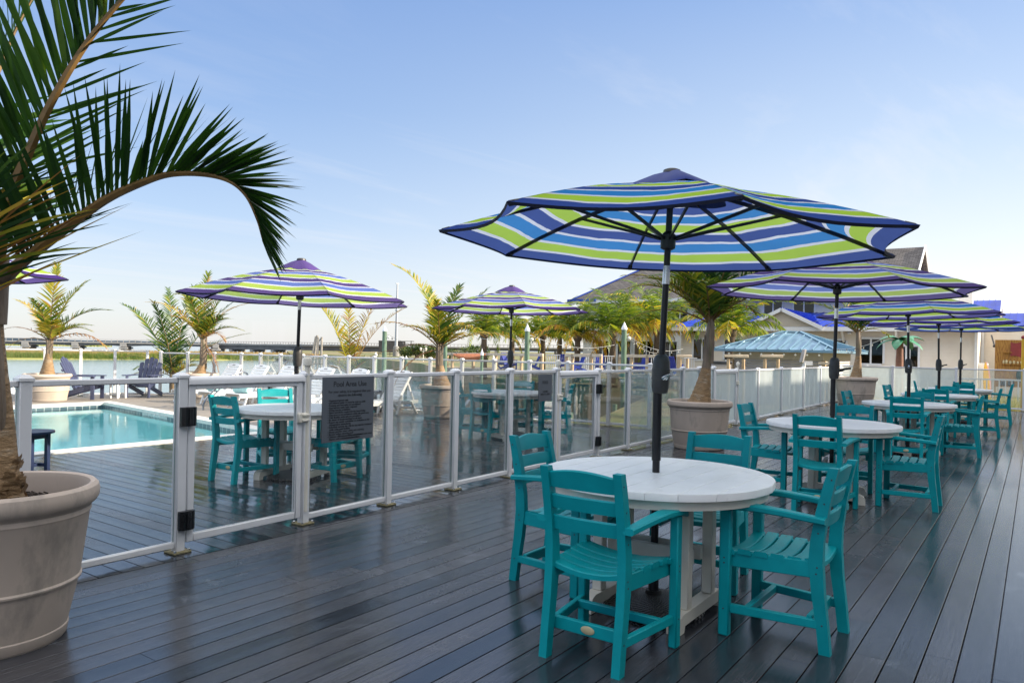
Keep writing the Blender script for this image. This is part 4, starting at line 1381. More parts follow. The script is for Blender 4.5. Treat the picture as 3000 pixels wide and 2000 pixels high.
def palm(label, base, crown, fronds, rb=.17, rn=.055, group='palms in the planters', bulb=.28, mat='trunk_bulb', smat='trunk_shaft', name='potted_palm', curve=0., rm='rachis', tshift=.06, extra=4):
    t = thing(name, label, 'palm', tuple(base), 0, group)
    base = Vector(base); d = Vector(crown) - base; Hh = d.length
    mb = MB()
    prof = []
    nb = 16
    for i in range(nb + 1):
        s = i / nb
        z = s * bulb * 2
        r = lerp(rb, rn * 1.25, min(1, s) ** .62) + (.010 * rb / .17 if i % 2 else 0) * (1 - s)
        prof.append((r, z))
    k0 = prof[-1][1]
    pts = []; rads = []
    def path(z):
        f = z / Hh
        return d * f + rt * curve * math.sin(PI * f)
    pts = [path(z) for r, z in prof]; rads = [r for r, z in prof]
    mb.tube(pts, rads, 20)
    mb.build('trunk', mat, t)
    mb = MB()
    zz_ = [lerp(k0, Hh, i / 8) for i in range(9)]
    mb.tube([path(z) for z in zz_], [rn * f for f in (1.2, 1.15, 1.22, 1.25, 1.2, 1.1, .98, .85, .6)], 14)
    for i in range(6):                                          # sheathing leaf bases
        a = i * 2.4; z1 = lerp(k0, Hh, .25 + .1 * i)
        p = path(z1)
        o = Vector((math.cos(a), math.sin(a), 0))
        mb.tube([p - Vector((0, 0, .28)) + o * rn * .7, p + o * rn * .95, p + Vector((0, 0, .22)) + o * rn * 1.15], [rn * .7, rn * .45, rn * .16], 8)
    mb.build('crownshaft', smat, t)
    fronds = list(fronds) + [fr(rnd.uniform(0, 360), rnd.uniform(38, 66), rnd.uniform(.75, 1.05) * (1.15 if Hh > 1 else .95), rnd.uniform(45, 75), rnd.uniform(.26, .62), L=rnd.uniform(.38, .5), n=40) for _ in range(extra)]
    for f in fronds:
        f = dict(f)
        az, e0, ln, bd_ = f.pop('a')
        dz = f.pop('dz', 0)
        ln *= 1.22
        f['droop'] = f.get('droop', .35) + .12
        f['ragged'] = f.get('ragged', 0) + .10
        f['n'] = int(f.get('n', 42) * .92)
        f['w'] = f.get('w', .016) * (1.35 if f.get('w', .016) < .0115 else 1.0)
        f['tone'] = min(1, f['tone'] + tshift)
        frond(t, arc(d + Vector((0, 0, dz)) - d.normalized() * .12, az, e0, ln, bd_), rmat=f.pop('rm', rm), **f)
    return t

# P1 foreground left: shaped frond by frond after the photograph
c1p = gd(4, 3.42)
t1, s1 = planter('huge weathered tan planter cut off by the left edge in the foreground', (c1p.x, c1p.y), .412, .715, .285, 'tan_pot', .085)
D1 = 3.42
big = thing('potted_palm', 'big dark green palm with long arching fronds filling the upper left corner', 'palm', tuple(s1), 0, 'palms in the planters')
def L1(x, y, d=D1): return pxd(x, y, d) - s1
mb = MB()
tr = [(-6, 1475, .104), (-9, 1430, .100), (-12, 1385, .092), (-14, 1335, .087), (-18, 1280, .086), (-24, 1200, .082), (-32, 1100, .074), (-40, 1000, .070), (-46, 930, .072)]
pts, rads = [], []
for i in range(33):
    f = i / 32 * (len(tr) - 1); k = min(int(f), len(tr) - 2); g = f - k
    x, y, r = (lerp(tr[k][j], tr[k + 1][j], g) for j in range(3))
    pts.append(L1(x, y)); rads.append(r * (1 + (.030 if i % 2 else -.012) * (1 if f < 3 else .25)))
mb.tube(pts, rads, 28)
for i in range(60):                                             # torn bark scales low on the trunk
    a = rnd.uniform(0, 2 * PI); f = rnd.random() * .32
    k = int(f * 32); p = pts[k]; r = rads[k] + .002
    o_ = Vector((math.cos(a), math.sin(a), 0)); tn_ = Vector((-o_.y, o_.x, 0))
    mb.add([p + o_ * r - tn_ * .03, p + o_ * r + tn_ * .03, p + o_ * (r + .012) + tn_ * .022 + Vector((0, 0, rnd.uniform(.02, .05))), p + o_ * (r + .009) - tn_ * .02 + Vector((0, 0, rnd.uniform(.02, .05)))], [(0, 1, 2, 3)])
mb.build('trunk', 'trunk_bulb', big)
mb = MB()
mb.tube([L1(-36, 950), L1(-36, 900), L1(-34, 850), L1(-26, 800), L1(-10, 740)], [.074, .078, .078, .072, .05], 20)
mb.tube([L1(-60, 900), L1(-20, 830), L1(20, 800), L1(45, 782)], [.06, .055, .040, .026], 12)
mb.tube([L1(0, 1330, D1 - .02), L1(-4, 1200, D1 - .05), L1(-14, 1050, D1 - .06), L1(-24, 900, D1 - .05)], [.012, .03, .034, .02], 8)
mb.build('crownshaft', 'trunk_shaft', big)
B = [(30, 796), (83, 752), (191, 670), (306, 587), (414, 536), (497, 511), (593, 511), (670, 531), (720, 574), (752, 642), (768, 700)]
frond(big, [L1(x, y, D1 - .10 + .006 * i) for i, (x, y) in enumerate(B)], n=84, L=.58, tone=.09, vee=56, droop=.06, w=.0125, r0=.030, t0=.06, tipL=.34, ang0=66, ang1=16, ragged=.06, jitter=.16, tvar=.06)
Af = [(-8, 760), (20, 600), (70, 478), (147, 306), (249, 134), (357, 0), (470, -110), (590, -190)]
frond(big, [L1(x, y, D1 - .05 - .03 * i) for i, (x, y) in enumerate(Af)], n=72, L=.74, tone=.16, vee=12, droop=.10, w=.020, r0=.036, t0=.08, tipL=.35, ang0=50, ang1=26, ragged=.08, sides=(1, 0), upv=(fw * -1 + rt * .1), tvar=.07)
frond(big, [L1(x, y, D1 - .04 - .03 * i) for i, (x, y) in enumerate(Af)], n=34, L=.62, tone=.12, vee=5, droop=.02, w=.0075, r0=.012, t0=.12, tipL=.35, ang0=44, ang1=30, ragged=.15, sides=(0, 1), upv=(fw * -1 + rt * .1), tvar=.07, name='frond')
for P_, d0, tn, w_ in (([(-40, 860), (-50, 720), (-40, 580), (-10, 470)], -.12, .06, .0050), ([(-50, 900), (-70, 800), (-80, 690), (-70, 600)], -.2, .80, .0040)):
    frond(big, [L1(x, y, D1 + d0) for x, y in P_], n=22, L=.70, tone=tn, vee=6, droop=.06, w=w_, r0=.014, t0=.05, ragged=.25, sides=(.25, 1), upv=(fw * -1 + rt * .1), ang0=74, ang1=52, tvar=.16, jitter=.35)
for P_, L_, tn, rg, vv in (([(-40, 780), (-60, 560), (-40, 330), (40, 100), (140, -80)], .66, .14, .1, 20), ([(-40, 820), (-180, 640), (-330, 560), (-480, 590)], .60, .12, .2, 30), ([(-30, 800), (-120, 500), (-220, 300), (-330, 180)], .60, .2, .2, 25)):
    frond(big, [L1(x, y, D1 + .25 + .05 * i) for i, (x, y) in enumerate(P_)], n=46, L=L_, tone=tn, vee=vv, droop=.2, w=.017, r0=.024, ragged=rg, sides=(1, 1))
for P_, d0, tn in (([(-30, 830), (-70, 700), (-150, 560), (-260, 470)], -.5, .20), ([(-20, 850), (-110, 780), (-230, 760), (-330, 800)], -.25, .82)):
    frond(big, [L1(x, y, D1 + d0 * (.4 + .3 * i)) for i, (x, y) in enumerate(P_)], n=40, L=.62, tone=tn, vee=10, droop=.22, w=.0075, r0=.020, ragged=.5, ang0=70, tvar=.16, sides=(.8, .8))

def fr(az, e0, ln, bd_, tone=.2, **k): return dict(a=(az, e0, ln, bd_), tone=tone, **k)
# P2 beside the second table
d2 = 10.93
t2, s2_ = planter('tan planter with wide rim standing behind the nearest table, in front of frosted glass', gd(2052, d2), .475, .70, .36)
palm('tall palm with upright orange stalk in the planter behind the nearest table', s2_, pxd(2082, 925, d2), [
    fr(95, 84, 1.55, 12, .12, L=.62, n=52, rm='rachis', vee=25), fr(35, 74, 1.45, 38, .12, L=.58, n=48), fr(150, 72, 1.5, 45, .16, L=.58, n=48), fr(5, 48, 1.20, 30, .46, L=.34, n=42, droop=.25, w=.011, ragged=.2),
    fr(178, 55, 1.25, 62, .50, L=.42, n=40, droop=.5, w=.010, ragged=.3), fr(215, 60, 1.25, 60, .28, L=.48, n=44), fr(285, 70, 1.35, 40, .10, L=.55, n=46), fr(330, 62, 1.25, 60, .14, L=.5, n=44), fr(60, 60, 1.3, 50, .12, L=.5, n=44), fr(120, 58, 1.3, 60, .2, L=.5, n=40), fr(170, 30, .95, 60, .62, L=.34, n=34, w=.009, ragged=.5), fr(20, 62, 1.35, 62, .30, L=.52, n=46), fr(165, 64, 1.35, 66, .26, L=.52, n=46), fr(0, 56, 1.45, 48, .50, L=.44, n=48), fr(190, 50, 1.2, 70, .44, L=.46, n=44), fr(345, 46, 1.1, 62, .38, L=.46, n=40), fr(250, 52, 1.1, 66, .3, L=.46, n=40), fr(40, 40, 1.1, 70, .46, L=.44, n=40)], rb=.185, rn=.055, bulb=.27, curve=.03)
# P3 by the fence end of the pool deck
d3 = 14.97
t3, s3 = planter('weathered grey tan planter between the rules sign and the far pool table', gd(1295, d3), .45, .655, .34)
palm('palm with pale tall frond and brown dead leaves, left of the far pool table', s3, pxd(1287, 1005, d3), [
    fr(150, 82, 1.80, 62, .50, L=.46, n=54, droop=.15), fr(70, 66, 1.35, 25, .28, L=.52, n=46), fr(178, 46, 1.25, 62, .72, L=.40, n=44, w=.010, droop=.5, ragged=.3), fr(0, 34, 1.35, 62, .60, L=.42, n=46, w=.011, droop=.7), fr(25, 60, 1.30, 20, .3, L=.48, n=42),
    fr(200, -12, .95, 60, .85, L=.30, n=34, w=.008, droop=.6, ragged=.4), fr(270, 66, 1.0, 40, .4, L=.42, n=36), fr(115, 72, 1.2, 30, .42, L=.45, n=40), fr(190, 20, .8, 60, .95, L=.3, n=30, w=.007, ragged=.6)], rb=.23, rn=.058, bulb=.22, curve=-.01)
# P4 far right end of the deck
d4 = 21.9
t4, s4 = planter('tan planter at the far corner of the frosted fences behind the third table', gd(2508, d4), .60, .80, .46)
palm('dark palm with drooping fronds in the planter at the far fence corner', s4, pxd(2512, 965, d4), [
    fr(10, 50, 1.75, 75, .16, L=.62, n=44), fr(60, 68, 1.6, 50, .16, L=.6, n=40), fr(140, 72, 1.6, 45, .2, L=.6, n=42), fr(178, 55, 1.5, 60, .3, L=.6, n=42, droop=.5), fr(250, 60, 1.4, 60, .16, L=.55, n=40), fr(320, 60, 1.4, 65, .16, L=.55, n=40), fr(30, 20, 1.3, 50, .36, L=.5, n=36, ragged=.3), fr(100, 85, 1.5, 15, .3, L=.6, n=40)], rb=.19, rn=.060, bulb=.34, curve=.05)
# P5 far left, beside the adirondack chair
d5 = 17.0
t5, s5 = planter('pale peach planter beside the left navy adirondack chair at the pool edge', gd(140, d5), .50, .62, .40, 'cream_pot')
palm('golden green palm in the peach planter beside the navy adirondack chair', s5, pxd(146, 985, d5), [
    fr(110, 84, 1.55, 28, .50, L=.52, n=50, droop=.2), fr(60, 76, 1.35, 35, .42, L=.5, n=46), fr(10, 58, 1.25, 62, .30, L=.5, n=46), fr(0, 30, 1.15, 80, .86, L=.36, n=40, w=.009, droop=.8, ragged=.4), fr(165, 68, 1.15, 55, .62, L=.46, n=42, w=.012), fr(185, 40, .9, 60, .9, L=.36, n=30, w=.006, ragged=.7), fr(200, 20, .7, 70, .95, L=.3, n=26, w=.006, ragged=.7), fr(280, 66, 1.1, 50, .35, L=.42, n=38)], rb=.185, rn=.052, bulb=.26)
# P6 second at the water
d6 = 18.85
t6, s6 = planter('cream planter behind the gate at the waterside, left of the white loungers', gd(586, d6), .46, .635, .36, 'cream_pot')
palm('palm with red brown skirt of dead leaves and kinked trunk in the waterside cream planter', s6, pxd(592, 985, d6), [
    fr(140, 76, 1.75, 85, .42, L=.50, n=52), fr(170, 58, 1.6, 62, .60, L=.42, n=46, w=.011, ragged=.25), fr(50, 76, 1.45, 42, .36, L=.5, n=46), fr(20, 66, 1.25, 55, .70, L=.42, n=44, w=.011), fr(100, 84, 1.5, 25, .38, L=.52, n=46), fr(270, 70, 1.2, 50, .35, L=.45, n=40), fr(0, -45, .7, 35, .92, L=.34, n=34, w=.008, ragged=.4), fr(30, -60, .75, 20, .95, L=.3, n=34, w=.008, ragged=.4), fr(330, 40, .8, 90, .8, L=.35, n=30, w=.008)], rb=.19, rn=.068, bulb=.13, curve=.07)
# two palms just outside the pool fence
g1 = pxd(508, 1163, 20.6)
palm('leafy green palm rising in a wide vee just outside the waterside fence', (g1.x, g1.y, -.1), pxd(506, 1090, 20.6), [
    fr(150, 60, 2.6, 45, .22, L=.62, n=60, droop=.15), fr(120, 74, 2.7, 50, .24, L=.65, n=60), fr(40, 64, 2.2, 25, .22, L=.6, n=54), fr(20, 50, 1.9, 40, .34, L=.5, n=48), fr(80, 80, 2.2, 20, .24, L=.6, n=50), fr(165, 40, 1.6, 60, .55, L=.4, n=40, ragged=.3), fr(10, 20, 1.3, 60, .6, L=.35, n=36, ragged=.3), fr(270, 72, 1.9, 30, .2, L=.55, n=46), fr(180, 20, 1.2, 60, .7, L=.35, n=36, ragged=.4)], rb=.13, rn=.07, bulb=.2, group='palms outside the pool fence', name='fan_palm')
g2 = pxd(1020, 1155, 19.2)
palm('yellow green palm with bare brown frond standing outside the fence behind the white loungers', (g2.x, g2.y, -.6), pxd(1026, 1085, 19.2), [
    fr(150, 72, 2.05, 40, .50, L=.55, n=60, droop=.12, vee=45), fr(30, 68, 2.0, 42, .74, L=.50, n=54, w=.008, vee=40), fr(60, 76, 1.9, 30, .70, L=.5, n=50, w=.008, vee=40), fr(170, 30, 1.6, 85, .82, L=.42, n=40, w=.008, droop=.5, ragged=.2), fr(178, 44, 1.9, 110, .75, L=.45, n=46, w=.009), fr(0, 50, 1.2, 50, .85, L=.3, n=30, w=.006, ragged=.5), fr(110, 78, 1.8, 25, .52, L=.5, n=44)], rb=.12, rn=.06, bulb=.3, group='palms outside the pool fence', name='fan_palm')

# ------------------------------------------------------------------ coconut palms of the marina patio
cl = [(1418, 1000, 49, 1.00, 'leftmost coconut palm on the marina patio, standing apart under the small umbrella'), (1500, 1002, 54, .95, 'bushy coconut palm behind the pole of the far pool umbrella'), (1590, 1004, 56, 1.0, 'coconut palm between the small umbrella pole and the green piling'),
      (1692, 1008, 48, 1.05, 'coconut palm with orange dying frond right of the green piling'), (1795, 996, 47, 1.28, 'tall coconut palm with yellow crown left of the nearest umbrella pole'), (1925, 988, 48, 1.30, 'golden coconut palm just right of the nearest umbrella pole'), (2142, 992, 38, 1.0, 'yellow coconut palm left of the blue roofed kiosk'), (1640, 990, 60, 1.0, 'coconut palm at the back below the corner of the shingled roof'), (1868, 985, 56, 1.15, 'coconut palm behind the umbrella pole in front of the restaurant wall')]
for i, (x, y, d, sc_, lab) in enumerate(cl):
    crown = pxd(x, y - 18, d)
    base = Vector((crown.x, crown.y, -.6))
    t = thing('coconut_palm', lab, 'palm', tuple(base), 0, 'coconut palms on the marina patio')
    hgt = crown.z - base.z
    mb = MB()
    mb.tube([(0, 0, hgt * j / 12 * 1.02) for j in range(13)], [lerp(.24, .17, j / 12) * (1 + .06 * (j % 2)) for j in range(13)], 12)
    mb.ball((0, 0, hgt + .05), .30, 0, 8, 1.2)
    mb.build('trunk', 'trunk_rough', t)
    nf = 21
    for k in range(nf):
        az = 360 / nf * k * 2.4 + rnd.uniform(-12, 12)
        lay = k / nf
        e0 = lerp(88, 22, lay ** .85) + rnd.uniform(-8, 8)
        ln = sc_ * rnd.uniform(3.0, 3.9) * (1 - .12 * lay)
        tn = (.16 + .32 * rnd.random()) if lay < .65 else (.30 + .48 * rnd.random())
        frond(t, arc(Vector((0, 0, hgt)), az, e0, ln, lerp(66, 118, lay)), n=34, L=.95 * sc_, tone=tn, vee=lerp(16, -34, lay), droop=lerp(.45, 1.0, lay), w=.032, r0=.035, mat='coco_leaf', rmat='rachis_green', seg=2, ang0=70, ang1=34, ragged=.1 if lay > .7 else 0, tvar=.14)

# ------------------------------------------------------------------ bushes and small trees on the far bank
def bush(label, c, r, h_, n=900, name='bush', cat='bush', grp='green bushes on the far bank'):
    t = thing(name, label, cat, tuple(c), 0, grp)
    mb = MB()
    lobes = [(Vector((rnd.uniform(-.6, .6) * r, rnd.uniform(-.6, .6) * r, h_ * rnd.uniform(.35, .7))), r * rnd.uniform(.35, .6)) for _ in range(7)]
    for i in range(n):
        lc, lr = rnd.choice(lobes)
        v = Vector((rnd.gauss(0, 1), rnd.gauss(0, 1), rnd.gauss(0, 1))).normalized() * lr * rnd.uniform(.6, 1.05)
        v.z *= .8
        p = lc + v
        if p.z < 0: p.z = abs(p.z) * .3
        a = Vector((rnd.uniform(-1, 1), rnd.uniform(-1, 1), rnd.uniform(-1, 1))).normalized() * r * .09
        b = a.cross(Vector((rnd.uniform(-1, 1), rnd.uniform(-1, 1), rnd.uniform(-1, 1)))).normalized() * r * .05
        mb.add([p - a, p - b, p + a, p + b], [(0, 1, 2, 3)], 0, tone=rnd.random())
    mb.build('foliage', 'bush_leaf', t, smooth=False)
    mb = MB()
    for k in range(4): mb.tube([(0, 0, 0), lobes[k][0] * .6, lobes[k][0]], [.09 * r, .05 * r, .02 * r], 6)
    mb.build('stem', 'trunk_rough', t)
for i, (x, d, r, h_) in enumerate(((1195, 150, 2.2, 2.2), (1222, 146, 2.6, 2.8), (1250, 150, 2.2, 2.2), (1272, 140, 2.4, 2.5), (1310, 120, 1.8, 2.1), (1364, 110, 1.6, 2.6), (1395, 125, 2.6, 2.8))):
    c = gd(x, d, -.6)
    bush(['round green bush beside the scaffold frame, leftmost on the bank', 'largest green bush right of the scaffold frame', 'low bush left of the twin lamp post', 'bush right behind the twin lamp post', 'small bush behind the trunk of the planter palm', 'small round tree shaped bush above the lumber railing', 'wide bush at the end of the bank before the coconut palms'][i], c, r, h_)
# ------------------------------------------------------------------ loungers, adirondacks, small tables, towels
def make_lounger(label):
    t = thing('sun_lounger', label, 'sun lounger', (0, 0, 0), 0, 'white slatted sun loungers')
    m_ = 'white_poly'                                          # x: foot 0 -> head 1.95, y width .66
    for s in (-1, 1):
        MB().box((.93, s * .315, .285), (1.86, .034, .085), 0, .006).build('frame_rail', m_, t)
        for x0, x1 in ((.20, .10), (1.25, 1.15), (1.60, 1.80)):
            MB().bar((x0, s * .338, .30), (x1, s * .338, 0), .034, .075, 0, .005, (0, 1, 0)).build('leg', m_, t)
    mb = MB()
    mb.box((.15, 0, .13), (.035, .62, .06), 0, .004); mb.box((1.70, 0, .13), (.035, .62, .06), 0, .004)
    mb.build('stretcher', m_, t)
    mb = MB()
    for i in range(13): mb.box((.05 + i * .088, 0, .335), (.076, .60, .020), 0, .004)
    mb.build('seat', m_, t)
    a = RAD(56); bx = Vector((math.cos(a), 0, math.sin(a))); nx = Vector((-math.sin(a), 0, math.cos(a)))
    o_ = Vector((1.20, 0, .335))
    bk = MB()
    for i in range(8):
        c = o_ + bx * (.05 + i * .088)
        bk.box(c, (.076, .58, .020), 0, .004, Matrix((bx, Vector((0, 1, 0)), nx)).transposed())
    top = [(-.29, 0), (-.29, .05), (-.22, .085), (-.10, .105), (.10, .105), (.22, .085), (.29, .05), (.29, 0)]
    hole = .0
    bk.prism(top, o_ + bx * .725, (0, 1, 0), bx, nx, -.011, .011)
    bk.build('backrest', m_, t)
    MB().box(o_ + bx * .775 + nx * .0125, (.035, .13, .003), 0, 0, Matrix((bx, Vector((0, 1, 0)), nx)).transposed()).build('handle_slot', 'grey_box', t)
    mb = MB()
    for s in (-1, 1):
        mb.bar(o_ + Vector((0, s * .30, 0)) - bx * .02 - nx * .02, o_ + Vector((0, s * .30, 0)) + bx * .80 - nx * .02, .03, .06, 0, .004, tuple(nx))
        mb.bar(o_ + Vector((0, s * .26, 0)) + bx * .55 - nx * .04, (1.78, s * .26, .28), .03, .04, 0, .004)
    mb.build('back_frame', m_, t)
    return t
lx = [(700, 'farthest white lounger, leftmost of the row beyond the gate'), (778, 'white lounger second from the left, seen over the top rail of the gate'), (858, 'white lounger partly behind the black umbrella pole and gate latch post'), (968, 'white lounger whose backrest top shows above the rules sign at left'), (1062, 'white lounger whose backrest top shows above the rules sign at right'), (1192, 'nearest white lounger, between the rules sign and the weathered planter')]
l0 = None
HEADS = []
for i, (x, lab) in enumerate(lx):
    hp = hit(x, [p + (Vector((-.62, 0, 0))) for p in FARP[3:]])
    if l0 is None: l0 = make_lounger(lab); l0.scale = (.95, .78, .88); o = l0
    else: o = dup(l0, label=lab)
    o.location = (hp.x - 1.62, hp.y, 0); o.rotation_euler = (0, 0, RAD((4, 3, 2, 3, 0, 2)[i]))
    HEADS.append(Vector((hp.x - 1.62, hp.y, 0)))
def towel(label, p, rz):
    t = thing('rolled_towel', label, 'towel', tuple(p), rz, 'rolled aqua towels')
    mb = MB()
    R_ = []
    for k in range(9):
        y = -.22 + .44 * k / 8
        R_.append([Vector((.085 * math.cos(a) * (1 + .05 * math.sin(3 * a + y * 9)), y, .075 + .075 * math.sin(a))) for a in [2 * PI * j / 16 for j in range(17)]])
    mb.strip(R_)
    for r_ in (R_[0], R_[-1]): mb.add(r_[:-1], [list(range(16))])
    mb.build('towel_roll', 'towel', t)
    mb = MB()
    for y in (-.222, .222):
        mb.tube([Vector(((.012 + .006 * a) * math.cos(a), y, .075 + (.012 + .006 * a) * math.sin(a))) for a in [j * .5 for j in range(20)]], .006, 5)
    mb.build('spiral_edge', 'towel', t)
for i, (k, dx) in enumerate(((0, .28), (1, .25), (2, .26), (3, .28), (5, .30))):
    towel('rolled aqua towel on the foot of the ' + ['farthest white lounger', 'second white lounger from the left', 'white lounger by the gate latch', 'white lounger just left of the rules sign', 'nearest white lounger'][i], HEADS[k] + Vector((dx, 0, .305)), RAD(8 * i - 10))

def adirondack(label, p, yaw):
    t = thing('adirondack_chair', label, 'chair', tuple(p), yaw, 'navy adirondack chairs at the waterside')
    m_ = 'slate_poly'
    for s in (-1, 1):
        MB().box((s * .27, .34, .27), (.035, .085, .54), 0, .005).build('leg', m_, t)
        MB().bar((s * .235, .36, .32), (s * .235, -.52, .045), .028, .11, 0, .005).build('leg', m_, t)
        MB().bar((s * .31, .40, .555), (s * .30, -.30, .555), .13, .024, 0, .005).build('armrest', m_, t)
    mb = MB()
    for i in range(5): mb.bar((-.25, .33 - i * .098, .385 - i * .030), (.25, .33 - i * .098, .385 - i * .030), .088, .020, 0, .004)
    mb.build('seat', m_, t)
    mb = MB()
    a = RAD(65); bx = Vector((0, -math.cos(a), math.sin(a))); nx = Vector((0, math.sin(a), math.cos(a)))
    for k in range(5):
        q = (k - 2)
        L_ = .84 - .035 * q * q
        x0, x1 = q * .088, q * .112
        w0, w1 = .039, .050
        capn = [(x0 - w0, 0), (x0 + w0, 0), (x1 + w1, L_ - .02 - (.02 if q > 0 else 0)), (x1 + w1 * .6, L_ - (.012 if q > 0 else 0)), (x1 - w1 * .6, L_ - (.012 if q < 0 else 0)), (x1 - w1, L_ - .02 - (.02 if q < 0 else 0))]
        mb.prism(capn, (0, -.10, .24), (1, 0, 0), bx, nx, -.010, .010)
    mb.build('backrest', m_, t)
    mb = MB()
    for L_, w in ((.50, .30), (.16, .24)):
        c = Vector((0, -.10, .24)) + bx * L_ - nx * .022
        mb.box(c, (2 * w, .028, .06), 0, .004, Matrix((Vector((1, 0, 0)), -nx, bx)).transposed())
    mb.build('back_support', m_, t)
ya = math.atan2(rt.y, rt.x)
p = at(240, 1168); adirondack('navy adirondack chair seen side on, facing right, beside the peach planter', (p.x, p.y, 0), ya - PI / 2 + .12)
p = gd(424, 18.75); adirondack('navy adirondack chair facing the camera, right of the white side table', (p.x, p.y, 0), math.atan2(-fw.y, -fw.x) - PI / 2 + .05)
def side_table(label, p, hgt, r, mat, sq=True, grp=None, nl=4):
    t = thing('side_table', label, 'side table', tuple(p), rnd.uniform(0, 1), grp)
    mb = MB()
    n = 6; pw = 2 * r / n
    for i in range(n):
        y0 = -r + i * pw + .003; y1 = y0 + pw - .006
        poly = []
        for y in (y0, (y0 + y1) / 2, y1): poly.append((math.sqrt(max(0, r * r - y * y)), y))
        poly += [(-x, y) for x, y in poly[::-1]]
        mb.prism(poly, (0, 0, hgt - .022), (1, 0, 0), (0, 1, 0), (0, 0, 1), 0, .022)
    mb.build('tabletop', mat, t)
    for k in range(4):
        a = PI / 4 + k * PI / 2
        MB().box((r * .68 * math.cos(a), r * .68 * math.sin(a), hgt / 2 - .012), (.042, .042, hgt - .025), 0, .004).build('leg', mat, t)
    mb = MB()
    q = r * .68 * .707
    for s in (-1, 1):
        mb.bar((-q, s * q, hgt - .05), (q, s * q, hgt - .05), .022, .05, 0, .003); mb.bar((s * q, -q, .12), (s * q, q, .12), .022, .035, 0, .003)
    mb.bar((-q, 0, .12), (q, 0, .12), .02, .03)
    mb.build('brace', mat, t)
p = at(345, 1166); side_table('small white side table between the two navy adirondack chairs', (p.x, p.y, 0), .44, .24, 'white_poly')
p = gd(97, 7.45); side_table('small navy round table behind the fence post at the left edge', (p.x, p.y, 0), .47, .205, 'navy_poly')
for i, k in enumerate((1, 2, 4)):
    q = HEADS[k] + Vector((1.35, -.66, 0))
    side_table('small black side table ' + ['beside the second white lounger', 'beside the lounger next to the gate latch', 'beside the lounger behind the rules sign'][i], tuple(q), .46, .21, 'black_plastic', grp='black side tables between the loungers')

# ------------------------------------------------------------------ pilings, string lights
def piling(label, x, ytop, d, r, z0=-3.2, lamp=False):
    top = pxd(x, ytop, d)
    t = thing('piling', label, 'piling', (top.x, top.y, z0), 0, 'green dock pilings with white conical caps')
    h_ = top.z - z0
    mb = MB().tube([(0, 0, i * (h_ - .3) / 8) for i in range(9)], [r * (1 + .03 * (i % 2)) for i in range(9)], 14)
    mb.build('pole', 'piling_green', t)
    MB().lathe([(r * 1.12, h_ - .34), (r * 1.12, h_ - .26), (r * .9, h_ - .22), (.001, h_)], 16).build('cap', 'cap_white', t)
    if lamp:
        mb = MB(); mb.tube([(r * .8 * rt.x, r * .8 * rt.y, h_ - .55), (r * 1.9 * rt.x, r * 1.9 * rt.y, h_ - .52)], .025, 6)
        mb.ball((r * 1.9 * rt.x, r * 1.9 * rt.y, h_ - .70), .085); mb.build('lamp', 'bulb_glass', t)
    return top
PA = piling('tall green piling with white cap standing in the channel left of the grey utility tower', 1127, 954, 45, .135, lamp=True)
PB = piling('green piling with white cap behind the planter palm', 1305, 960, 44, .125)
PC = piling('green piling with white cap right of the far pool umbrella pole', 1545, 948, 33, .108, lamp=True)
PD = piling('green piling with white cap left of the nearest umbrella pole', 1829, 942, 31, .108, lamp=True)
piling('short green piling with pointed white cap above the lounger rail', 1101, 1030, 66, .13)
piling('short grey green piling in the channel right of the tall one', 1190, 1041, 60, .11)
piling('slim green piling in front of the lumber boardwalk, under the leftmost coconut palm', 1412, 1020, 36, .07)
piling('short capped piling behind the white fence, left of the far pool umbrella pole', 1446, 1039, 40, .08)
piling('short green piling with white cap in the water at the far left, under the rail', 37, 1128, 24, .115)
def string(label, a, b, sag, n, r=.05, cab='cable'):
    t = thing('string_light', label, 'string light', tuple(a), 0, 'festoon string lights over the marina')
    b = Vector(b) - Vector(a)
    P = [b * (i / 24) - Vector((0, 0, sag * 4 * (i / 24) * (1 - i / 24))) for i in range(25)]
    MB().tube(P, .006, 4).build('cable', cab, t)
    for i in range(n):
        f = (i + .7) / (n + .4)
        p = b * f - Vector((0, 0, sag * 4 * f * (1 - f)))
        mb = MB(); mb.tube([p, p - Vector((0, 0, .06))], .016, 5, 1); mb.ball(p - Vector((0, 0, .06 + r)), r, 0, 6)
        mb.build('bulb', ['bulb_glass' if cab != 'cable' else 'cable', 'cable'], t)
zt = Vector((0, 0, -.45))
string('dark string of bulbs sagging from the tall green piling towards the palms', PA + zt, pxd(1420, 1018, 46), .6, 9)
string('string of bulbs from the piling by the far pool umbrella into the coconut palms', PC + zt, pxd(1800, 1010, 36), .35, 8, .024, 'white_cable')
string('string of bulbs from the piling left of the nearest umbrella pole downwards to the right', PD + zt, pxd(2000, 1022, 33), .35, 8, .024, 'white_cable')
string('second strand of bulbs from the same piling sinking behind the nearest umbrella pole', PD + zt, pxd(1925, 1035, 36), .2, 6, .024, 'white_cable')
string('pale string of bulbs crossing in front of the leftmost coconut palm', pxd(1310, 968, 43) , pxd(1560, 988, 40), .3, 7, .022, 'white_cable')
string('string of bulbs along the kiosk eave to the far fence corner palm', pxd(2440, 1022, 28), pxd(2600, 985, 26), .15, 6, .02, 'white_cable')

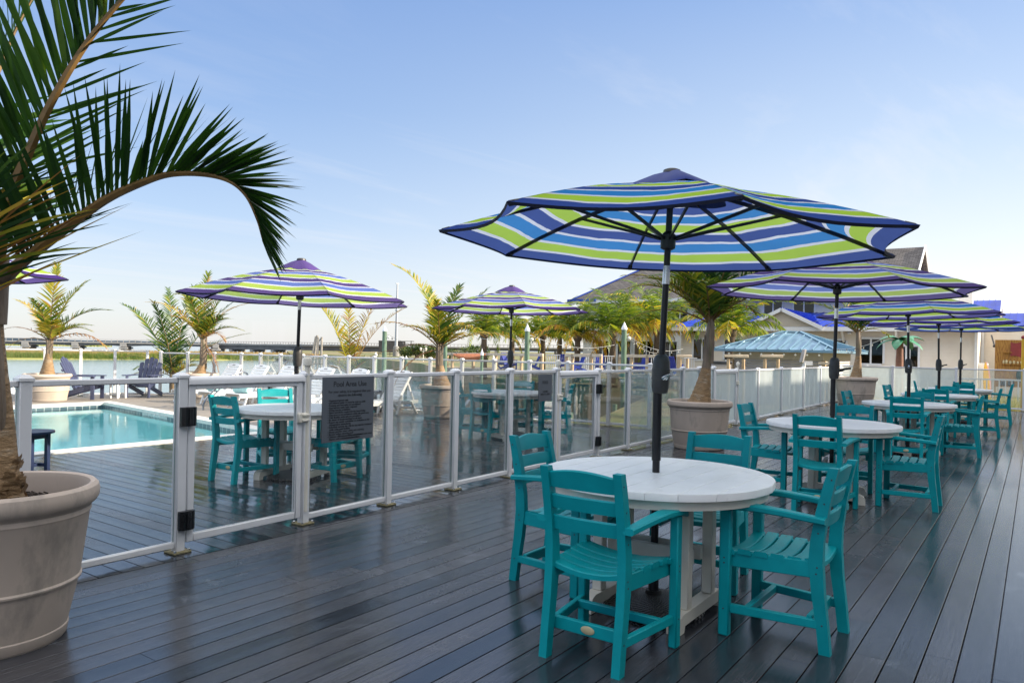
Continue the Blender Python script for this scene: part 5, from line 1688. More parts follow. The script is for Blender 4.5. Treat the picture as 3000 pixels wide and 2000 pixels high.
# ------------------------------------------------------------------ boardwalk with lumber rail, deck chairs, railing
bw = [gd(1296, 47), gd(1560, 43), gd(1830, 41), gd(1996, 40)]
def rz_(x): return lerp(1.06, 1.22, (x - 1296) / 700)
bwt = thing('boardwalk', 'timber boardwalk with chunky lumber top rail and posts beyond the pool fence', 'boardwalk', tuple(bw[0]))
mb = MB(); mbd = MB()
xs = [1311, 1328, 1392, 1458, 1530, 1590, 1662, 1680, 1735, 1763, 1817, 1850, 1897, 1925, 1988]
def bwp(x):
    for (x0, p0), (x1, p1) in zip(list(zip((1296, 1560, 1830, 1996), bw)), list(zip((1560, 1830, 1996, 2010), bw[1:] + [bw[-1]]))):
        if x0 <= x <= x1: return p0.lerp(p1, (x - x0) / (x1 - x0))
for a, b in zip(bw, bw[1:]):
    d = (b - a).normalized(); n_ = Vector((-d.y, d.x, 0))
    n_ = n_ if n_.dot(fw) > 0 else -n_
    o = a - bw[0]; e = b - bw[0]
    mbd.bar(o + n_ * 1.5 + Vector((0, 0, .08)), e + n_ * 1.5 + Vector((0, 0, .08)), 3.6, .22)
mbd.build('walk_deck', 'dock_wood', bwt)
for i, x in enumerate(xs):
    p = bwp(x) - bw[0]
    MB().box((p.x, p.y, (rz_(x) - 2.9) / 2), (.15, .15, rz_(x) + 2.9), 0, .01).build('post', 'lumber', bwt)
for i in range(len(xs) - 1):
    if i in (5, 9, 13): continue
    a, b = bwp(xs[i]) - bw[0], bwp(xs[i + 1]) - bw[0]
    MB().bar(a + Vector((0, 0, rz_(xs[i]))) - fw * .02, b + Vector((0, 0, rz_(xs[i + 1]))) - fw * .02, .19, .16, 0, .01, ext=.06).build('top_rail', 'pale_lumber', bwt)
# white picket balustrades of the patio behind
def balustrade(label, a, b, z0, hgt=.95, gap=.13, mat='white_trim'):
    t = thing('balustrade', label, 'railing', tuple(a), 0, 'white picket railings of the patio')
    b = b - a
    L = b.length; d = b.normalized()
    MB().bar((0, 0, hgt), b + Vector((0, 0, hgt)), .07, .05).build('top_rail', mat, t)
    MB().bar((0, 0, .10), b + Vector((0, 0, .10)), .05, .05).build('bottom_rail', mat, t)
    mb = MB()
    for i in range(int(L / gap)):
        p = d * (i + .5) * gap
        mb.box((p.x, p.y, hgt / 2 + .05), (.035, .035, hgt - .1))
    mb.build('pickets', mat, t)
    return t
for x0, x1, d, lab in ((1600, 1690, 46, 'white picket railing below the orange dying palm frond'), (1696, 1800, 45.5, 'white picket railing left of the green piling by the nearest umbrella'), (1905, 1930, 44, 'short white picket railing right of the nearest umbrella pole'), (2004, 2042, 43.5, 'white picket railing by the steps left of the planter palm')):
    a, b = gd(x0, d, .18), gd(x1, d, .18); balustrade(lab, a, b, .18)
def deck_chair(label, p, yaw):
    t = thing('blue_deck_chair', label, 'chair', tuple(p), yaw, 'bright blue adirondack chairs on the marina patio')
    a = RAD(68); bx = Vector((0, -math.cos(a), math.sin(a))); nx = Vector((0, math.sin(a), math.cos(a)))
    mb = MB()
    for k in range(4): mb.prism([(-.05, 0), (.05, 0), (.055, .80), (0, .84), (-.055, .80)], Vector(((k - 1.5) * .12, -.15, .25)), (1, 0, 0), bx, nx, -.012, .012)
    mb.build('backrest', 'blue_plastic', t)
    mb = MB()
    for i in range(4): mb.box((0, .28 - i * .12, .38 - .03 * i), (.52, .10, .025))
    mb.build('seat', 'blue_plastic', t)
    for s in (-1, 1):
        MB().box((s * .29, .32, .28), (.04, .09, .56)).build('leg', 'blue_plastic', t)
        MB().bar((s * .25, .34, .33), (s * .25, -.5, .05), .03, .11).build('leg', 'blue_plastic', t)
        MB().bar((s * .31, .38, .57), (s * .31, -.28, .57), .12, .03).build('armrest', 'blue_plastic', t)
for i, (x, d, w) in enumerate(((1470, 45.5, 'left of the far pool umbrella pole, darker'), (1492, 45, 'touching the far pool umbrella pole at its left'), (1562, 45, 'just right of the green piling cap by the far umbrella'), (1649, 45, 'under the orange dying palm frond'), (1692, 44, 'in the middle of the white picket railing'), (1758, 44, 'at the foot of the tall yellow coconut palm'), (1864, 42.5, 'left one of the pair right of the green piling'), (1882, 42.5, 'right one of the pair right of the green piling'), (1977, 42, 'behind the last lumber post right of the nearest umbrella pole'))):
    p = gd(x, d, .19); deck_chair('bright blue deck chair ' + w, tuple(p), rnd.uniform(0, 6.2))
# orange hammock cloth hung along the rail
hm = thing('hammock', 'sagging orange hammock cloth hung along the left end of the lumber rail', 'hammock', tuple(gd(1326, 46.2)))
a, b = Vector((0, 0, 1.06)), gd(1425, 44.6) - gd(1326, 46.2) + Vector((0, 0, 1.12))
rows_ = []
for i in range(21):
    f = i / 20; p = a.lerp(b, f); w = math.sin(PI * f) ** .7
    rows_.append([p + Vector((0, 0, -.42 * w * q)) - fw * .35 * w * math.sin(PI * q) for q in (0, .25, .5, .75, 1)])
MB().strip(rows_).build('cloth', 'orange_cloth', hm)
mb = MB(); mb.tube([a - (b - a) * .06, a], .02, 5); mb.tube([b, b + (b - a) * .06], .02, 5); mb.build('rope', 'cable', hm)

# ------------------------------------------------------------------ docks and boats in the channel
def dock(label, a, b, w=1.1, z=-1.9):
    t = thing('floating_dock', label, 'dock', (a.x, a.y, 0), 0, 'floating docks in the channel')
    e = Vector((b.x - a.x, b.y - a.y, 0))
    MB().bar((0, 0, z), e + Vector((0, 0, z)), w, .14, 0, .02).build('dock_deck', 'dock_wood', t)
    MB().bar((0, 0, z - .22), e + Vector((0, 0, z - .22)), w * .94, .30).build('float', 'hull_dark', t)
    n = max(2, int(e.length / 2.6))
    for i in range(n):
        p = e * ((i + .5) / n); s_ = Vector((-e.y, e.x, 0)).normalized() * (w / 2 + .1) * (-1 if i % 2 else 1)
        MB().tube([(p.x + s_.x, p.y + s_.y, -3.2), (p.x + s_.x, p.y + s_.y, z + rnd.uniform(.7, 1.5))], .09, 8).build('mooring_pile', 'piling_green' if i % 3 else 'dock_wood', t)
dock('long grey floating dock seen through the glass behind the far pool table', gd(1235, 29), gd(1790, 30))
dock('floating dock running away towards the boardwalk behind the second gate', gd(1600, 23.6), gd(1660, 38))
dock('narrow finger dock behind the far pool table', gd(1440, 27), gd(1465, 40), .8)
dock('short dock along the grassy bank right of the second gate', gd(1650, 22.6), gd(1790, 27), .9, -1.5)
def boat(label, p, yaw, L=4.6, hull='hull_white', z=-2.45):
    t = thing('motor_boat', label, 'boat', (p.x, p.y, z), yaw, 'small boats moored in the channel')
    secs = []
    for i in range(13):
        f = i / 12
        w = .92 * (1 - max(0, (f - .45) / .55) ** 2.2) + .03
        sh = .62 + .28 * f * f
        keel = .0 + .35 * max(0, f - .6) ** 1.5
        secs.append([Vector((f * L, y * w, zq)) for y, zq in ((-1, sh), (-.93, sh * .5 + keel * .4), (-.55, .08 + keel), (0, keel - .05), (.55, .08 + keel), (.93, sh * .5 + keel * .4), (1, sh))])
    mb = MB().strip(secs); mb.add(secs[0], [list(range(7))])
    mb.build('hull', hull, t)
    MB().strip([[s[0] * 1 + Vector((0, .04, -.06)), s[-1] + Vector((0, -.04, -.06))] for s in secs]).build('deck', 'hull_white', t)
    mb = MB(); mb.box((L * .45, 0, .95), (.7, .7, .7), 0, .06); mb.build('console', 'hull_white', t)
    mb = MB(); mb.add([(L * .52, -.36, 1.25), (L * .52, .36, 1.25), (L * .44, .30, 1.65), (L * .44, -.30, 1.65)], [(0, 1, 2, 3)]); mb.build('windshield', 'window_glass', t)
    mb = MB(); mb.box((-.12, 0, .55), (.34, .36, .9), 0, .08); mb.box((-.15, 0, 1.08), (.46, .40, .34), 0, .10); mb.build('outboard_motor', 'hull_dark', t)
    mb = MB(); mb.box((L * .25, 0, .62), (.5, 1.2, .35), 0, .05); mb.build('seat', 'hull_dark', t)
boat('white motor boat moored at the dock left of the far pool table', gd(1345, 31.5), 2.6)
boat('dark motor boat moored behind the far pool table', gd(1500, 32.5), 2.4, 4.2, 'hull_dark')
boat('white motor boat behind the small pool hours sign', gd(1640, 30), .7, 4.4)
boat('dark small boat near the grassy bank right of the second gate', gd(1735, 25.5), 2.2, 3.2, 'hull_dark')

# ------------------------------------------------------------------ far bank: tower, scaffold, lamp, bridge
tw = gd(1160, 165, -.6)
t = thing('utility_tower', 'tall grey tapering utility tower on a concrete foot left of the planter palm', 'tower', tuple(tw))
MB().tube([(0, 0, 2), (0, 0, 8), (0, 0, 16.3)], [.36, .28, .16], 14).build('mast', 'galvanised', t)
MB().lathe([(.72, -.3), (.72, 1.4), (.62, 2.2), (.40, 2.3)], 16).build('foot', 'concrete', t)
mb = MB(); mb.lathe([(.22, 10.1), (.42, 10.15), (.42, 10.35), (.22, 10.4)], 12); mb.box((.3, .2, 10.4), (.5, .3, .3)); mb.box((0, 0, 16.2), (.9, .2, .18)); mb.build('fitting', 'galvanised', t)
tw = gd(1147, 170, -.6)
t = thing('billboard_frame', 'dark weathered timber billboard back with open scaffold end beside the utility tower', 'billboard', tuple(tw), math.atan2(rt.y, rt.x))
MB().box((0, 0, 2.15), (6.0, .2, 2.6)).build('panel', 'billboard_wood', t)
mb = MB()
for i in range(8): mb.box((-3.0 + i * .86, .3, 1.6), (.12, .12, 3.8))
for z in (.5, 1.6, 2.7, 3.45): mb.box((1.0, .2, z), (8.2, .1, .14))
mb.box((4.4, .3, 1.6), (.16, .16, 4.0))
mb.build('scaffold', 'billboard_wood', t)
tw = gd(1240, 110, -.6)
t = thing('twin_lamp_post', 'cream lamp post with two lantern heads on the far bank', 'street lamp', tuple(tw), math.atan2(rt.y, rt.x))
MB().tube([(0, 0, 0), (0, 0, 1.9)], [.07, .05], 8).build('post', 'cream_poly', t)
for s in (-1, 1):
    mb = MB(); mb.tube([(0, 0, 1.5), (s * .38, 0, 1.55)], .04, 6); mb.lathe([(.05, 1.55), (.16, 1.75), (.18, 1.95), (.06, 2.05), (.001, 2.1)], 8, 0, (s * .38, 0, 0)); mb.build('lantern', 'cream_poly', t)
for i, (x0, y0, x1, y1, d) in enumerate(((906, 1040, 925, 985, 120), (916, 1042, 929, 982, 120), (930, 1040, 931, 987, 115), (941, 1040, 942, 987, 115))):
    a, b = pxd(x0, y0, d), pxd(x1, y1, d); a.z = -3
    t = thing('mooring_dolphin_pile', ['leaning pile left of the pair', 'second leaning pile beside it', 'upright pile with crossbar, left', 'upright pile with crossbar, right'][i] + ', standing in the bay before the bridge', 'pile', tuple(a), 0, 'bare piles standing before the bridge')
    MB().tube([(0, 0, 0), b - a], .17, 8).build('timber', 'dock_wood', t)
    if i == 2: MB().bar(b - a - Vector((0, 0, .9)), pxd(941, 990, d) - a, .12, .2).build('crossbar', 'dock_wood', t)
# bridge
def bridge(label, A_, B_, wz0, wz1, spans, wall, depth, rail=1.0, w=9.):
    t = thing('bridge', label, 'bridge', tuple(A_))
    e = Vector((B_.x - A_.x, B_.y - A_.y, 0))
    d = e.normalized(); n_ = Vector((-d.y, d.x, 0))
    if n_.dot(fw) < 0: n_ = -n_
    mb = MB()
    for i in range(spans):
        a, b = e * (i / spans), e * ((i + 1) / spans)
        z0, z1 = lerp(wz0, wz1, i / spans), lerp(wz0, wz1, (i + 1) / spans)
        N2 = 8
        bot, top_ = [], []
        for k in range(N2 + 1):
            f = k / N2; p = a.lerp(b, f); z = lerp(z0, z1, f)
            hd = depth * (1 + (.45 * (2 * f - 1) ** 2 if wall else .0))
            top_.append(p + Vector((0, 0, z))); bot.append(p + Vector((0, 0, z - hd)))
        mb.strip([top_, bot]); mb.strip([[q + n_ * w for q in top_], [q + n_ * w for q in bot]][::-1]); mb.strip([bot, [q + n_ * w for q in bot]])
    mb.build('girder', 'dark_concrete', t, smooth=False)
    mb = MB()
    mb.bar(Vector((0, 0, wz0 + .15)) - n_ * .5, e + Vector((0, 0, wz1 + .15)) - n_ * .5, .5, .5)
    mb.bar(Vector((0, 0, wz0 + .15)) + n_ * (w / 2), e + Vector((0, 0, wz1 + .15)) + n_ * (w / 2), w + 1.0, .3)
    mb.build('road_deck', 'concrete', t)
    mb = MB()
    np_ = spans * 8
    for i in range(np_ + 1):
        p = e * (i / np_); z = lerp(wz0, wz1, i / np_) + .4
        mb.box((p.x - n_.x * .5, p.y - n_.y * .5, z + rail / 2), (.16, .16, rail))
    mb.bar(Vector((0, 0, wz0 + .4 + rail)) - n_ * .5, e + Vector((0, 0, wz1 + .4 + rail)) - n_ * .5, .16, .14)
    mb.build('railing', 'concrete', t, smooth=False)
    for i in range(spans + 1):
        p = e * (i / spans); z = lerp(wz0, wz1, i / spans)
        mb = MB()
        if wall:
            mb.bar(p - n_ * .3 + Vector((0, 0, (z - depth * 1.4 - 4) / 2)), p + n_ * (w + .3) + Vector((0, 0, (z - depth * 1.4 - 4) / 2)), 2.0, max(.5, z - depth * 1.4 + 4))
            mb.bar(p - n_ * .8 + Vector((0, 0, -1.15)), p + n_ * (w + .8) + Vector((0, 0, -1.15)), 3.2, .7)
            mb.bar(p - n_ * .9 + Vector((0, 0, z - depth * .7)), p + n_ * .2 + Vector((0, 0, z - depth * .7)), 2.4, depth * 1.3 + .3)
        else:
            zt_ = z - depth
            mb.bar(p - n_ * .8 + Vector((0, 0, zt_ - .45)), p + n_ * (w + .8) + Vector((0, 0, zt_ - .45)), 1.3, .9)
            for q in (.0, .33, .66, 1.0): mb.box((p.x + n_.x * w * q, p.y + n_.y * w * q, (zt_ - 5) / 2), (.85, .85, zt_ + 3.4))
        mb.build('pier', 'concrete', t)
bridge('low concrete bridge with haunched girders and wall piers crossing the bay at the left', gd(-76, 292), gd(632, 315), .55, 1.0, 5, True, .95)
bridge('long trestle bridge with many pile piers reaching the shore behind the piles', gd(618, 322), gd(1190, 300), 1.0, 1.55, 9, False, 1.9)
bridge('sunlit approach of the bridge behind the bushes and the coconut palms', gd(1185, 300), gd(1900, 300), 1.5, 2.6, 8, False, 1.0)
# ------------------------------------------------------------------ restaurant building
rb = thing('restaurant_building', 'long cream restaurant with grey shingled main roof and bright blue metal porch roof', 'building', (45, 0, 0))
def R3(u, v, z): return Vector((u - 45, v, z))
GZ = -.6
mb = MB()
def wallbox(mb, u0, u1, v0, v1, z0, z1, m=0): mb.box(((u0 + u1) / 2 - 45, (v0 + v1) / 2, (z0 + z1) / 2), (u1 - u0, v1 - v0, z1 - z0), m)
wallbox(mb, 45, 52.3, 2.5, 18.6, GZ, 3.05)
mb.build('wall', 'lap_siding', rb, smooth=False)
mb = MB(); wallbox(mb, 48, 52.3, -1.6, 2.49, GZ, 3.0); mb.build('wall', 'lap_siding', rb, smooth=False)
mb = MB(); wallbox(mb, 52.31, 62, 6.7, 30, GZ, 5.50); mb.build('wall', 'lap_siding_white', rb, smooth=False)
# porch roof: blue standing seam shed with a cross gable
def shed(mb, a, b, c, d, thick=.10, seam=.42, sm=0):
    """a,b eave; d,c ridge"""
    n_ = (b - a).cross(d - a).normalized()
    if n_.z < 0: n_ = -n_
    V = [a, b, c, d]; U = [p - n_ * thick for p in V]
    mb.add(V + U, [(0, 1, 2, 3), (7, 6, 5, 4), (0, 4, 5, 1), (1, 5, 6, 2), (2, 6, 7, 3), (3, 7, 4, 0)], sm)
    L = (b - a).length; k = int(L / seam)
    for i in range(k + 1):
        f = i / k
        p, q = a.lerp(b, f), d.lerp(c, f)
        if (q - p).length > .05: mb.bar(p + n_ * .025, q + n_ * .025, .03, .05, sm, 0, tuple(n_))
mb = MB()
shed(mb, R3(44.2, 18.9, 3.08), R3(44.2, 2.2, 3.08), R3(52.3, 2.2, 4.30), R3(52.3, 18.9, 4.30))
gu, gv, gz = 43.95, 12.1, 4.12
shed(mb, R3(gu, 14.3, 3.02), R3(49.5, 14.3, 3.02), R3(51.5, gv, gz), R3(gu, gv, gz))
shed(mb, R3(gu, gv, gz), R3(51.5, gv, gz), R3(49.5, 9.9, 3.02), R3(gu, 9.9, 3.02))
mb.build('porch_roof', 'blue_roof', rb, smooth=False)
mb = MB()
mb.prism([(14.0, 3.06), (10.2, 3.06), (gv, 4.02)], R3(44.12, 0, 0), (0, 1, 0), (0, 0, 1), (1, 0, 0), 0, .06)
mb.build('gable_wall', 'beige_siding', rb, smooth=False)
mb = MB()
for va, vb in ((14.42, gv), (9.78, gv)): mb.bar(R3(43.93, va, 2.93), R3(43.93, vb, 4.05), .06, .20)
mb.bar(R3(44.16, 18.9, 2.93), R3(44.16, 2.2, 2.93), .07, .24)
for v in (18, 15.4, 12.6, 8.9, 6.2): mb.bar(R3(44.95, v, 2.25), R3(44.35, v, 2.85), .10, .12)
mb.build('fascia', 'white_trim', rb, smooth=False)
# main roof
def roofquad(mb, pts, uvs=None):
    e = (pts[1] - pts[0]).normalized(); n_ = (pts[1] - pts[0]).cross(pts[2] - pts[0]).normalized(); w = n_.cross(e)
    mb.add(pts, [tuple(range(len(pts)))], 0, uvs=[[((p - pts[0]).dot(e), (p - pts[0]).dot(w)) for p in pts]])
mb = MB()
e0, e1, rg = 51.6, 62.7, 57.1
roofquad(mb, [R3(e0, 31, 5.45), R3(e0, 6.3, 5.45), R3(rg, 6.3, 8.95), R3(rg, 25.6, 8.95)])
roofquad(mb, [R3(e1, 6.3, 5.45), R3(e1, 31, 5.45), R3(rg, 25.6, 8.95), R3(rg, 6.3, 8.95)])
roofquad(mb, [R3(e1, 31, 5.45), R3(e0, 31, 5.45), R3(rg, 25.6, 8.95)])
mb.build('main_roof', 'shingle', rb, smooth=False)
mb = MB()
mb.prism([(52.0, 5.45), (62.3, 5.45), (rg, 8.75)], R3(45, 6.72, 0) - Vector((45, 0, 0)) * 0 - Vector((45, 0, 0)), (1, 0, 0), (0, 0, 1), (0, 1, 0), 0, .08)
mb.build('gable_wall', 'lap_siding_white', rb, smooth=False)
mb = MB()
for ua in (e0 - .1, e1 + .1): mb.bar(R3(ua, 6.28, 5.38), R3(rg, 6.28, 8.98), .06, .28, upv=(0, 0, 1))
mb.bar(R3(e0 - .03, 6.3, 5.32), R3(e0 - .03, 31, 5.32), .06, .26)
mb.build('fascia', 'white_trim', rb, smooth=False)
mb = MB()
mb.bar(R3(e0 - .06, 31.1, 5.40), R3(rg, 25.6, 9.0), .30, .10)
mb.bar(R3(e0 - .06, 31.1, 5.45), R3(e0 - .06, 28.5, 5.45), .1, .22)
mb.build('blue_roof_edge', 'roof_edge_blue', rb, smooth=False)
def window(u, v0, v1, z0, z1, mull=1, name='window', proud=.05):
    f = MB()
    for z in (z0, z1): f.box((u - 45 - proud / 2, (v0 + v1) / 2, z), (proud, v1 - v0 + .2, .11))
    for v in (v0, v1): f.box((u - 45 - proud / 2 - .003, v, (z0 + z1) / 2), (proud, .11, z1 - z0 - .11))
    for i in range(mull):
        v = lerp(v0, v1, (i + 1) / (mull + 1)); f.box((u - 45 - proud / 2 - .003, v, (z0 + z1) / 2), (proud, .09, z1 - z0 - .11))
    w = f.build(name, 'white_trim', rb, smooth=False)
    MB().box((u - 45 - .012, (v0 + v1) / 2, (z0 + z1) / 2), (.02, v1 - v0 - .1, z1 - z0 - .1)).build('pane', 'window_glass', w, smooth=False)
window(45, 8.15, 6.85, 1.0, 2.45)
window(45, 10.25, 8.75, 1.0, 2.35)
window(45, 15.8, 14.6, 1.0, 2.35); window(45, 17.8, 16.6, 1.0, 2.35)
window(52.31, 15.6, 14.3, 4.2, 5.15); window(52.31, 13.6, 12.2, 4.2, 5.15)
for v in (28.6, 26.6, 24.6, 22.4, 20.4): window(52.31, v, v - 1.3, 3.4, 4.9)
for v in (28.8, 26.9, 25.0, 23.1, 21.2, 19.9): window(52.31, v, v - 1.2, .2, 2.3)
for i, v in enumerate((6.25, 5.65)):
    f = MB(); f.box((-.03, v - .28, 1.05), (.06, .56, 2.25)); d_ = f.build('door', 'white_trim', rb, smooth=False)
    MB().box((-.066, v - .28, 1.15), (.012, .34, 1.7)).build('pane', 'window_glass', d_, smooth=False)
    MB().box((-.09, v - (.06 if i else .5), 1.0), (.05, .03, .16)).build('handle', 'black_plastic', d_, smooth=False)
MB().box((-.05, 2.55, 1.2), (.1, .14, 3.6)).build('corner_trim', 'white_trim', rb, smooth=False); MB().box((2.9, 2.42, 1.2), (.1, .12, 3.6)).build('corner_trim', 'white_trim', rb, smooth=False)
MB().box((-.12, 8.6, 2.72), (.22, .16, .14), 0, .02).build('camera_dome', 'white_trim', rb)
# small blue metal roofed wings at the right
for lab, u0, u1, v0, v1, zr_, ze in (('cream wing with striped blue metal gable roof right of the main building, the higher one', 58, 62.5, 2.0, 9, 5.45, 4.3), ('small cream wing with blue metal gable roof farthest right, the lower one', 59.5, 63, .35, 1.9, 4.60, 3.7)):
    t = thing('metal_roofed_wing', lab, 'building', (u0, v0, 0), 0, 'blue metal roofed wings')
    W_, L_ = u1 - u0, v1 - v0
    MB().box((W_ / 2, L_ / 2 + .15, (ze + GZ) / 2), (W_ - .5, L_ - .3, ze - GZ)).build('wall', 'lap_siding_white', t, smooth=False)
    mb = MB()
    shed(mb, Vector((0, L_, ze)), Vector((0, 0, ze)), Vector((W_ / 2, 0, zr_)), Vector((W_ / 2, L_, zr_)), seam=.34)
    shed(mb, Vector((W_, 0, ze)), Vector((W_, L_, ze)), Vector((W_ / 2, L_, zr_)), Vector((W_ / 2, 0, zr_)), seam=.34)
    mb.build('roof', 'blue_roof', t, smooth=False)
    MB().prism([(.15, ze), (W_ - .15, ze), (W_ / 2, zr_ - .08)], (0, .02, 0), (1, 0, 0), (0, 0, 1), (0, 1, 0), 0, .1).build('gable_wall', 'lap_siding_white', t, smooth=False)
    mb = MB()
    for x in (0, W_): mb.bar((x, -.02, ze - .06), (W_ / 2, -.02, zr_ - .02), .06, .22)
    mb.build('fascia', 'white_trim', t, smooth=False)
ck = thing('chimney', 'square grey chimney stack with cap above the umbrellas at the right', 'chimney', (57.5, 3.9, 4.0))
MB().box((0, 0, 1.0), (.8, .8, 2.2)).build('stack', 'white_trim', ck, smooth=False)
MB().box((0, 0, 2.15), (1.0, 1.0, .14)).build('cap', 'grey_box', ck, smooth=False)
# mural and yellow post
mu = thing('mural_board', 'painted wooden mural board with shelves, jars and a red cloth at the right edge', 'mural', (38, 0, 0))
va, vb = colv(2914, 38, 1050), colv(3006, 38, 1050)
MB().box((0, (va + vb) / 2, 1.25), (.06, va - vb, 2.0)).build('board', 'mural_wood', mu, smooth=False)
mb = MB()
for z, f0, f1 in ((1.72, .26, .55), (1.22, .24, 1.0)): mb.box((-.07, lerp(va, vb, (f0 + f1) / 2), z), (.10, (va - vb) * (f1 - f0), .035))
mb.build('shelf', 'mural_wood', mu, smooth=False)
rows_ = []
for i in range(7):
    f = i / 6; v = lerp(va, vb, .50 + .5 * f); rows_.append([Vector((-.05 - .02 * math.sin(f * 6), v, 2.16 - .05 * math.sin(f * 5))), Vector((-.06 - .03 * math.sin(f * 6 + 1), v, 1.52 + .06 * math.sin(f * 4.2 + .5)))])
MB().strip(rows_).build('red_cloth', 'red_cloth', mu)
mb = MB()
for f, r, h_ in ((.29, .035, .15), (.38, .045, .17), (.50, .05, .12), (.62, .05, .13), (.74, .04, .11), (.86, .05, .12)): mb.lathe([(r * .8, 0), (r, .02), (r, h_ * .7), (r * .6, h_ * .85), (r * .65, h_)], 10, 0, (-.075, lerp(va, vb, f), 1.24))
mb.build('jar', 'mural_cream', mu)
mb = MB(); mb.ball((-.05, lerp(va, vb, .86), .75), .19, 0, 8, 1.6); mb.build('painted_plant', 'mural_green', mu)
mb = MB()
for f in (.24, .33, .48, .60): mb.lathe([(.05, .30), (.055, .46), (.03, .50), (.04, .54)], 10, 0, (-.09, lerp(va, vb, f), 0))
mb.build('bottle', 'hull_dark', mu)
for s in (va - .03, vb + .03): MB().box((.05, s, .4), (.08, .06, 2.2)).build('support_post', 'lumber', mu, smooth=False)
vp = colv(2996, 25.6, 1050)
yp = thing('yellow_post', 'yellow painted post with red ball top at the extreme right edge', 'post', (25.6, vp, GZ))
MB().box((0, 0, 1.3), (.07, .07, 2.6), 0, .008).build('pole', 'yellow_paint', yp)
MB().ball((0, 0, 2.64), .055).build('ball_top', 'red_cloth', yp)
sl = thing('leaning_surfboard', 'yellow and pink surfboard leaning by the cream wall beside the mural', 'surfboard', tuple(gd(2896, 35, GZ)))
for dx, mat in ((0, 'yellow_paint'), (.16, 'pink_paint')):
    pts = [(0, 0), (.12, .3), (.14, .9), (.10, 1.5), (.0, 1.9), (-.10, 1.5), (-.14, .9), (-.12, .3)]
    MB().prism(pts, (rt * dx)[:], tuple(rt), tuple((up + fw * .12).normalized()), tuple(fw), dx, dx + .05).build('board', mat, sl)
wb = thing('white_cabinet', 'white cabinet standing against the cream wall left of the surfboard', 'cabinet', tuple(gd(2872, 39, GZ)))
MB().box((0, 0, .9), (.6, .7, 1.8), 0, .02).build('body', 'white_trim', wb); MB().box((-.31, 0, .9), (.02, .6, 1.6)).build('door', 'cap_white', wb)
aw = thing('security_light', 'black angled bracket arm on the cream wall above the mural', 'bracket', tuple(pxd(2904, 982, 37)))
MB().bar((0, 0, 0), pxd(2913, 1014, 36.4) - pxd(2904, 982, 37), .06, .06).build('arm', 'black_plastic', aw); MB().box(tuple(pxd(2913, 1014, 36.4) - pxd(2904, 982, 37)), (.14, .14, .1), 0, .02).build('head', 'black_plastic', aw)

# ------------------------------------------------------------------ kiosk
ku0, ku1, kv0, kv1 = 31.0, 36.2, 6.9, 10.45
kk = thing('kiosk', 'corrugated metal bar kiosk with blue standing seam hip roof', 'kiosk', (ku0, kv0, 0))
def K(u, v, z): return Vector((u - ku0, v - kv0, z))
mb = MB(); mb.box(((ku1 - ku0) / 2, (kv1 - kv0) / 2, .30), (ku1 - ku0, kv1 - kv0, 1.8)); mb.build('wall', 'corrugated', kk, smooth=False)
mb = MB(); mb.box(((ku1 - ku0) / 2, (kv1 - kv0) / 2, 1.37), (ku1 - ku0 + .06, kv1 - kv0 + .06, .32)); mb.build('header_board', 'beige_siding', kk, smooth=False)
mb = MB()
E_ = .62
A_, B_, C_, D_ = K(ku0 - E_, kv1 + E_, 1.62), K(ku0 - E_, kv0 - E_, 1.62), K(ku1 + E_, kv0 - E_, 1.62), K(ku1 + E_, kv1 + E_, 1.62)
r0, r1 = K(33.3, 9.05, 2.42), K(33.9, 8.5, 2.42)
def hip(mb, a, b, q, p, seams):
    n_ = (b - a).cross(p - a).normalized()
    if n_.z < 0: n_ = -n_
    mb.add([a, b, q, p], [(0, 1, 2, 3)])
    e = (b - a).normalized(); L = (b - a).length
    w = n_.cross(e); w = w if w.z > 0 else -w
    hp = (p - a).dot(w)
    xp, xq = (p - a).dot(e), (q - a).dot(e)
    k = int(L / seams)
    for i in range(1, k):
        x = L * i / k
        hh_ = hp * min(1, x / max(xp, .01), (L - x) / max(L - xq, .01))
        if hh_ > .05: mb.bar(a + e * x + n_ * .02, a + e * x + w * hh_ + n_ * .02, .035, .05, 0, 0, tuple(n_))
hip(mb, A_, B_, r1, r0, .42); hip(mb, B_, C_, r1, r1 + Vector((.02, 0, 0)), .42); hip(mb, C_, D_, r0, r1, .42); hip(mb, D_, A_, r0, r0 + Vector((.0, .02, 0)), .42)
mb.build('roof', 'teal_roof', kk, smooth=False)
mb = MB()
for a, b in ((A_, B_), (B_, C_), (C_, D_), (D_, A_)): mb.bar(a - Vector((0, 0, .05)), b - Vector((0, 0, .05)), .05, .10)
for a, b in ((A_, r0), (B_, r1), (C_, r1), (D_, r0), (r0, r1)): mb.bar(a + Vector((0, 0, .03)), b + Vector((0, 0, .03)), .12, .05)
mb.build('roof_trim', 'teal_roof', kk, smooth=False)
for p in (K(ku0 - .06, kv0 - .06, .3), K(ku0 - .06, kv1 + .06, .3)): MB().box(tuple(p), (.15, .15, 1.8)).build('corner_post', 'lumber', kk)
for i in range(9):
    MB().ball(K(ku0 - E_ + .03, lerp(kv0, kv1, i / 8), 1.42), .045).build('eave_bulb', 'bulb_glass', kk)
MB().box(tuple(K(33.2, kv0 - .05, .55)), (2.6, .06, .9)).build('serving_hatch', 'white_trim', kk, smooth=False)
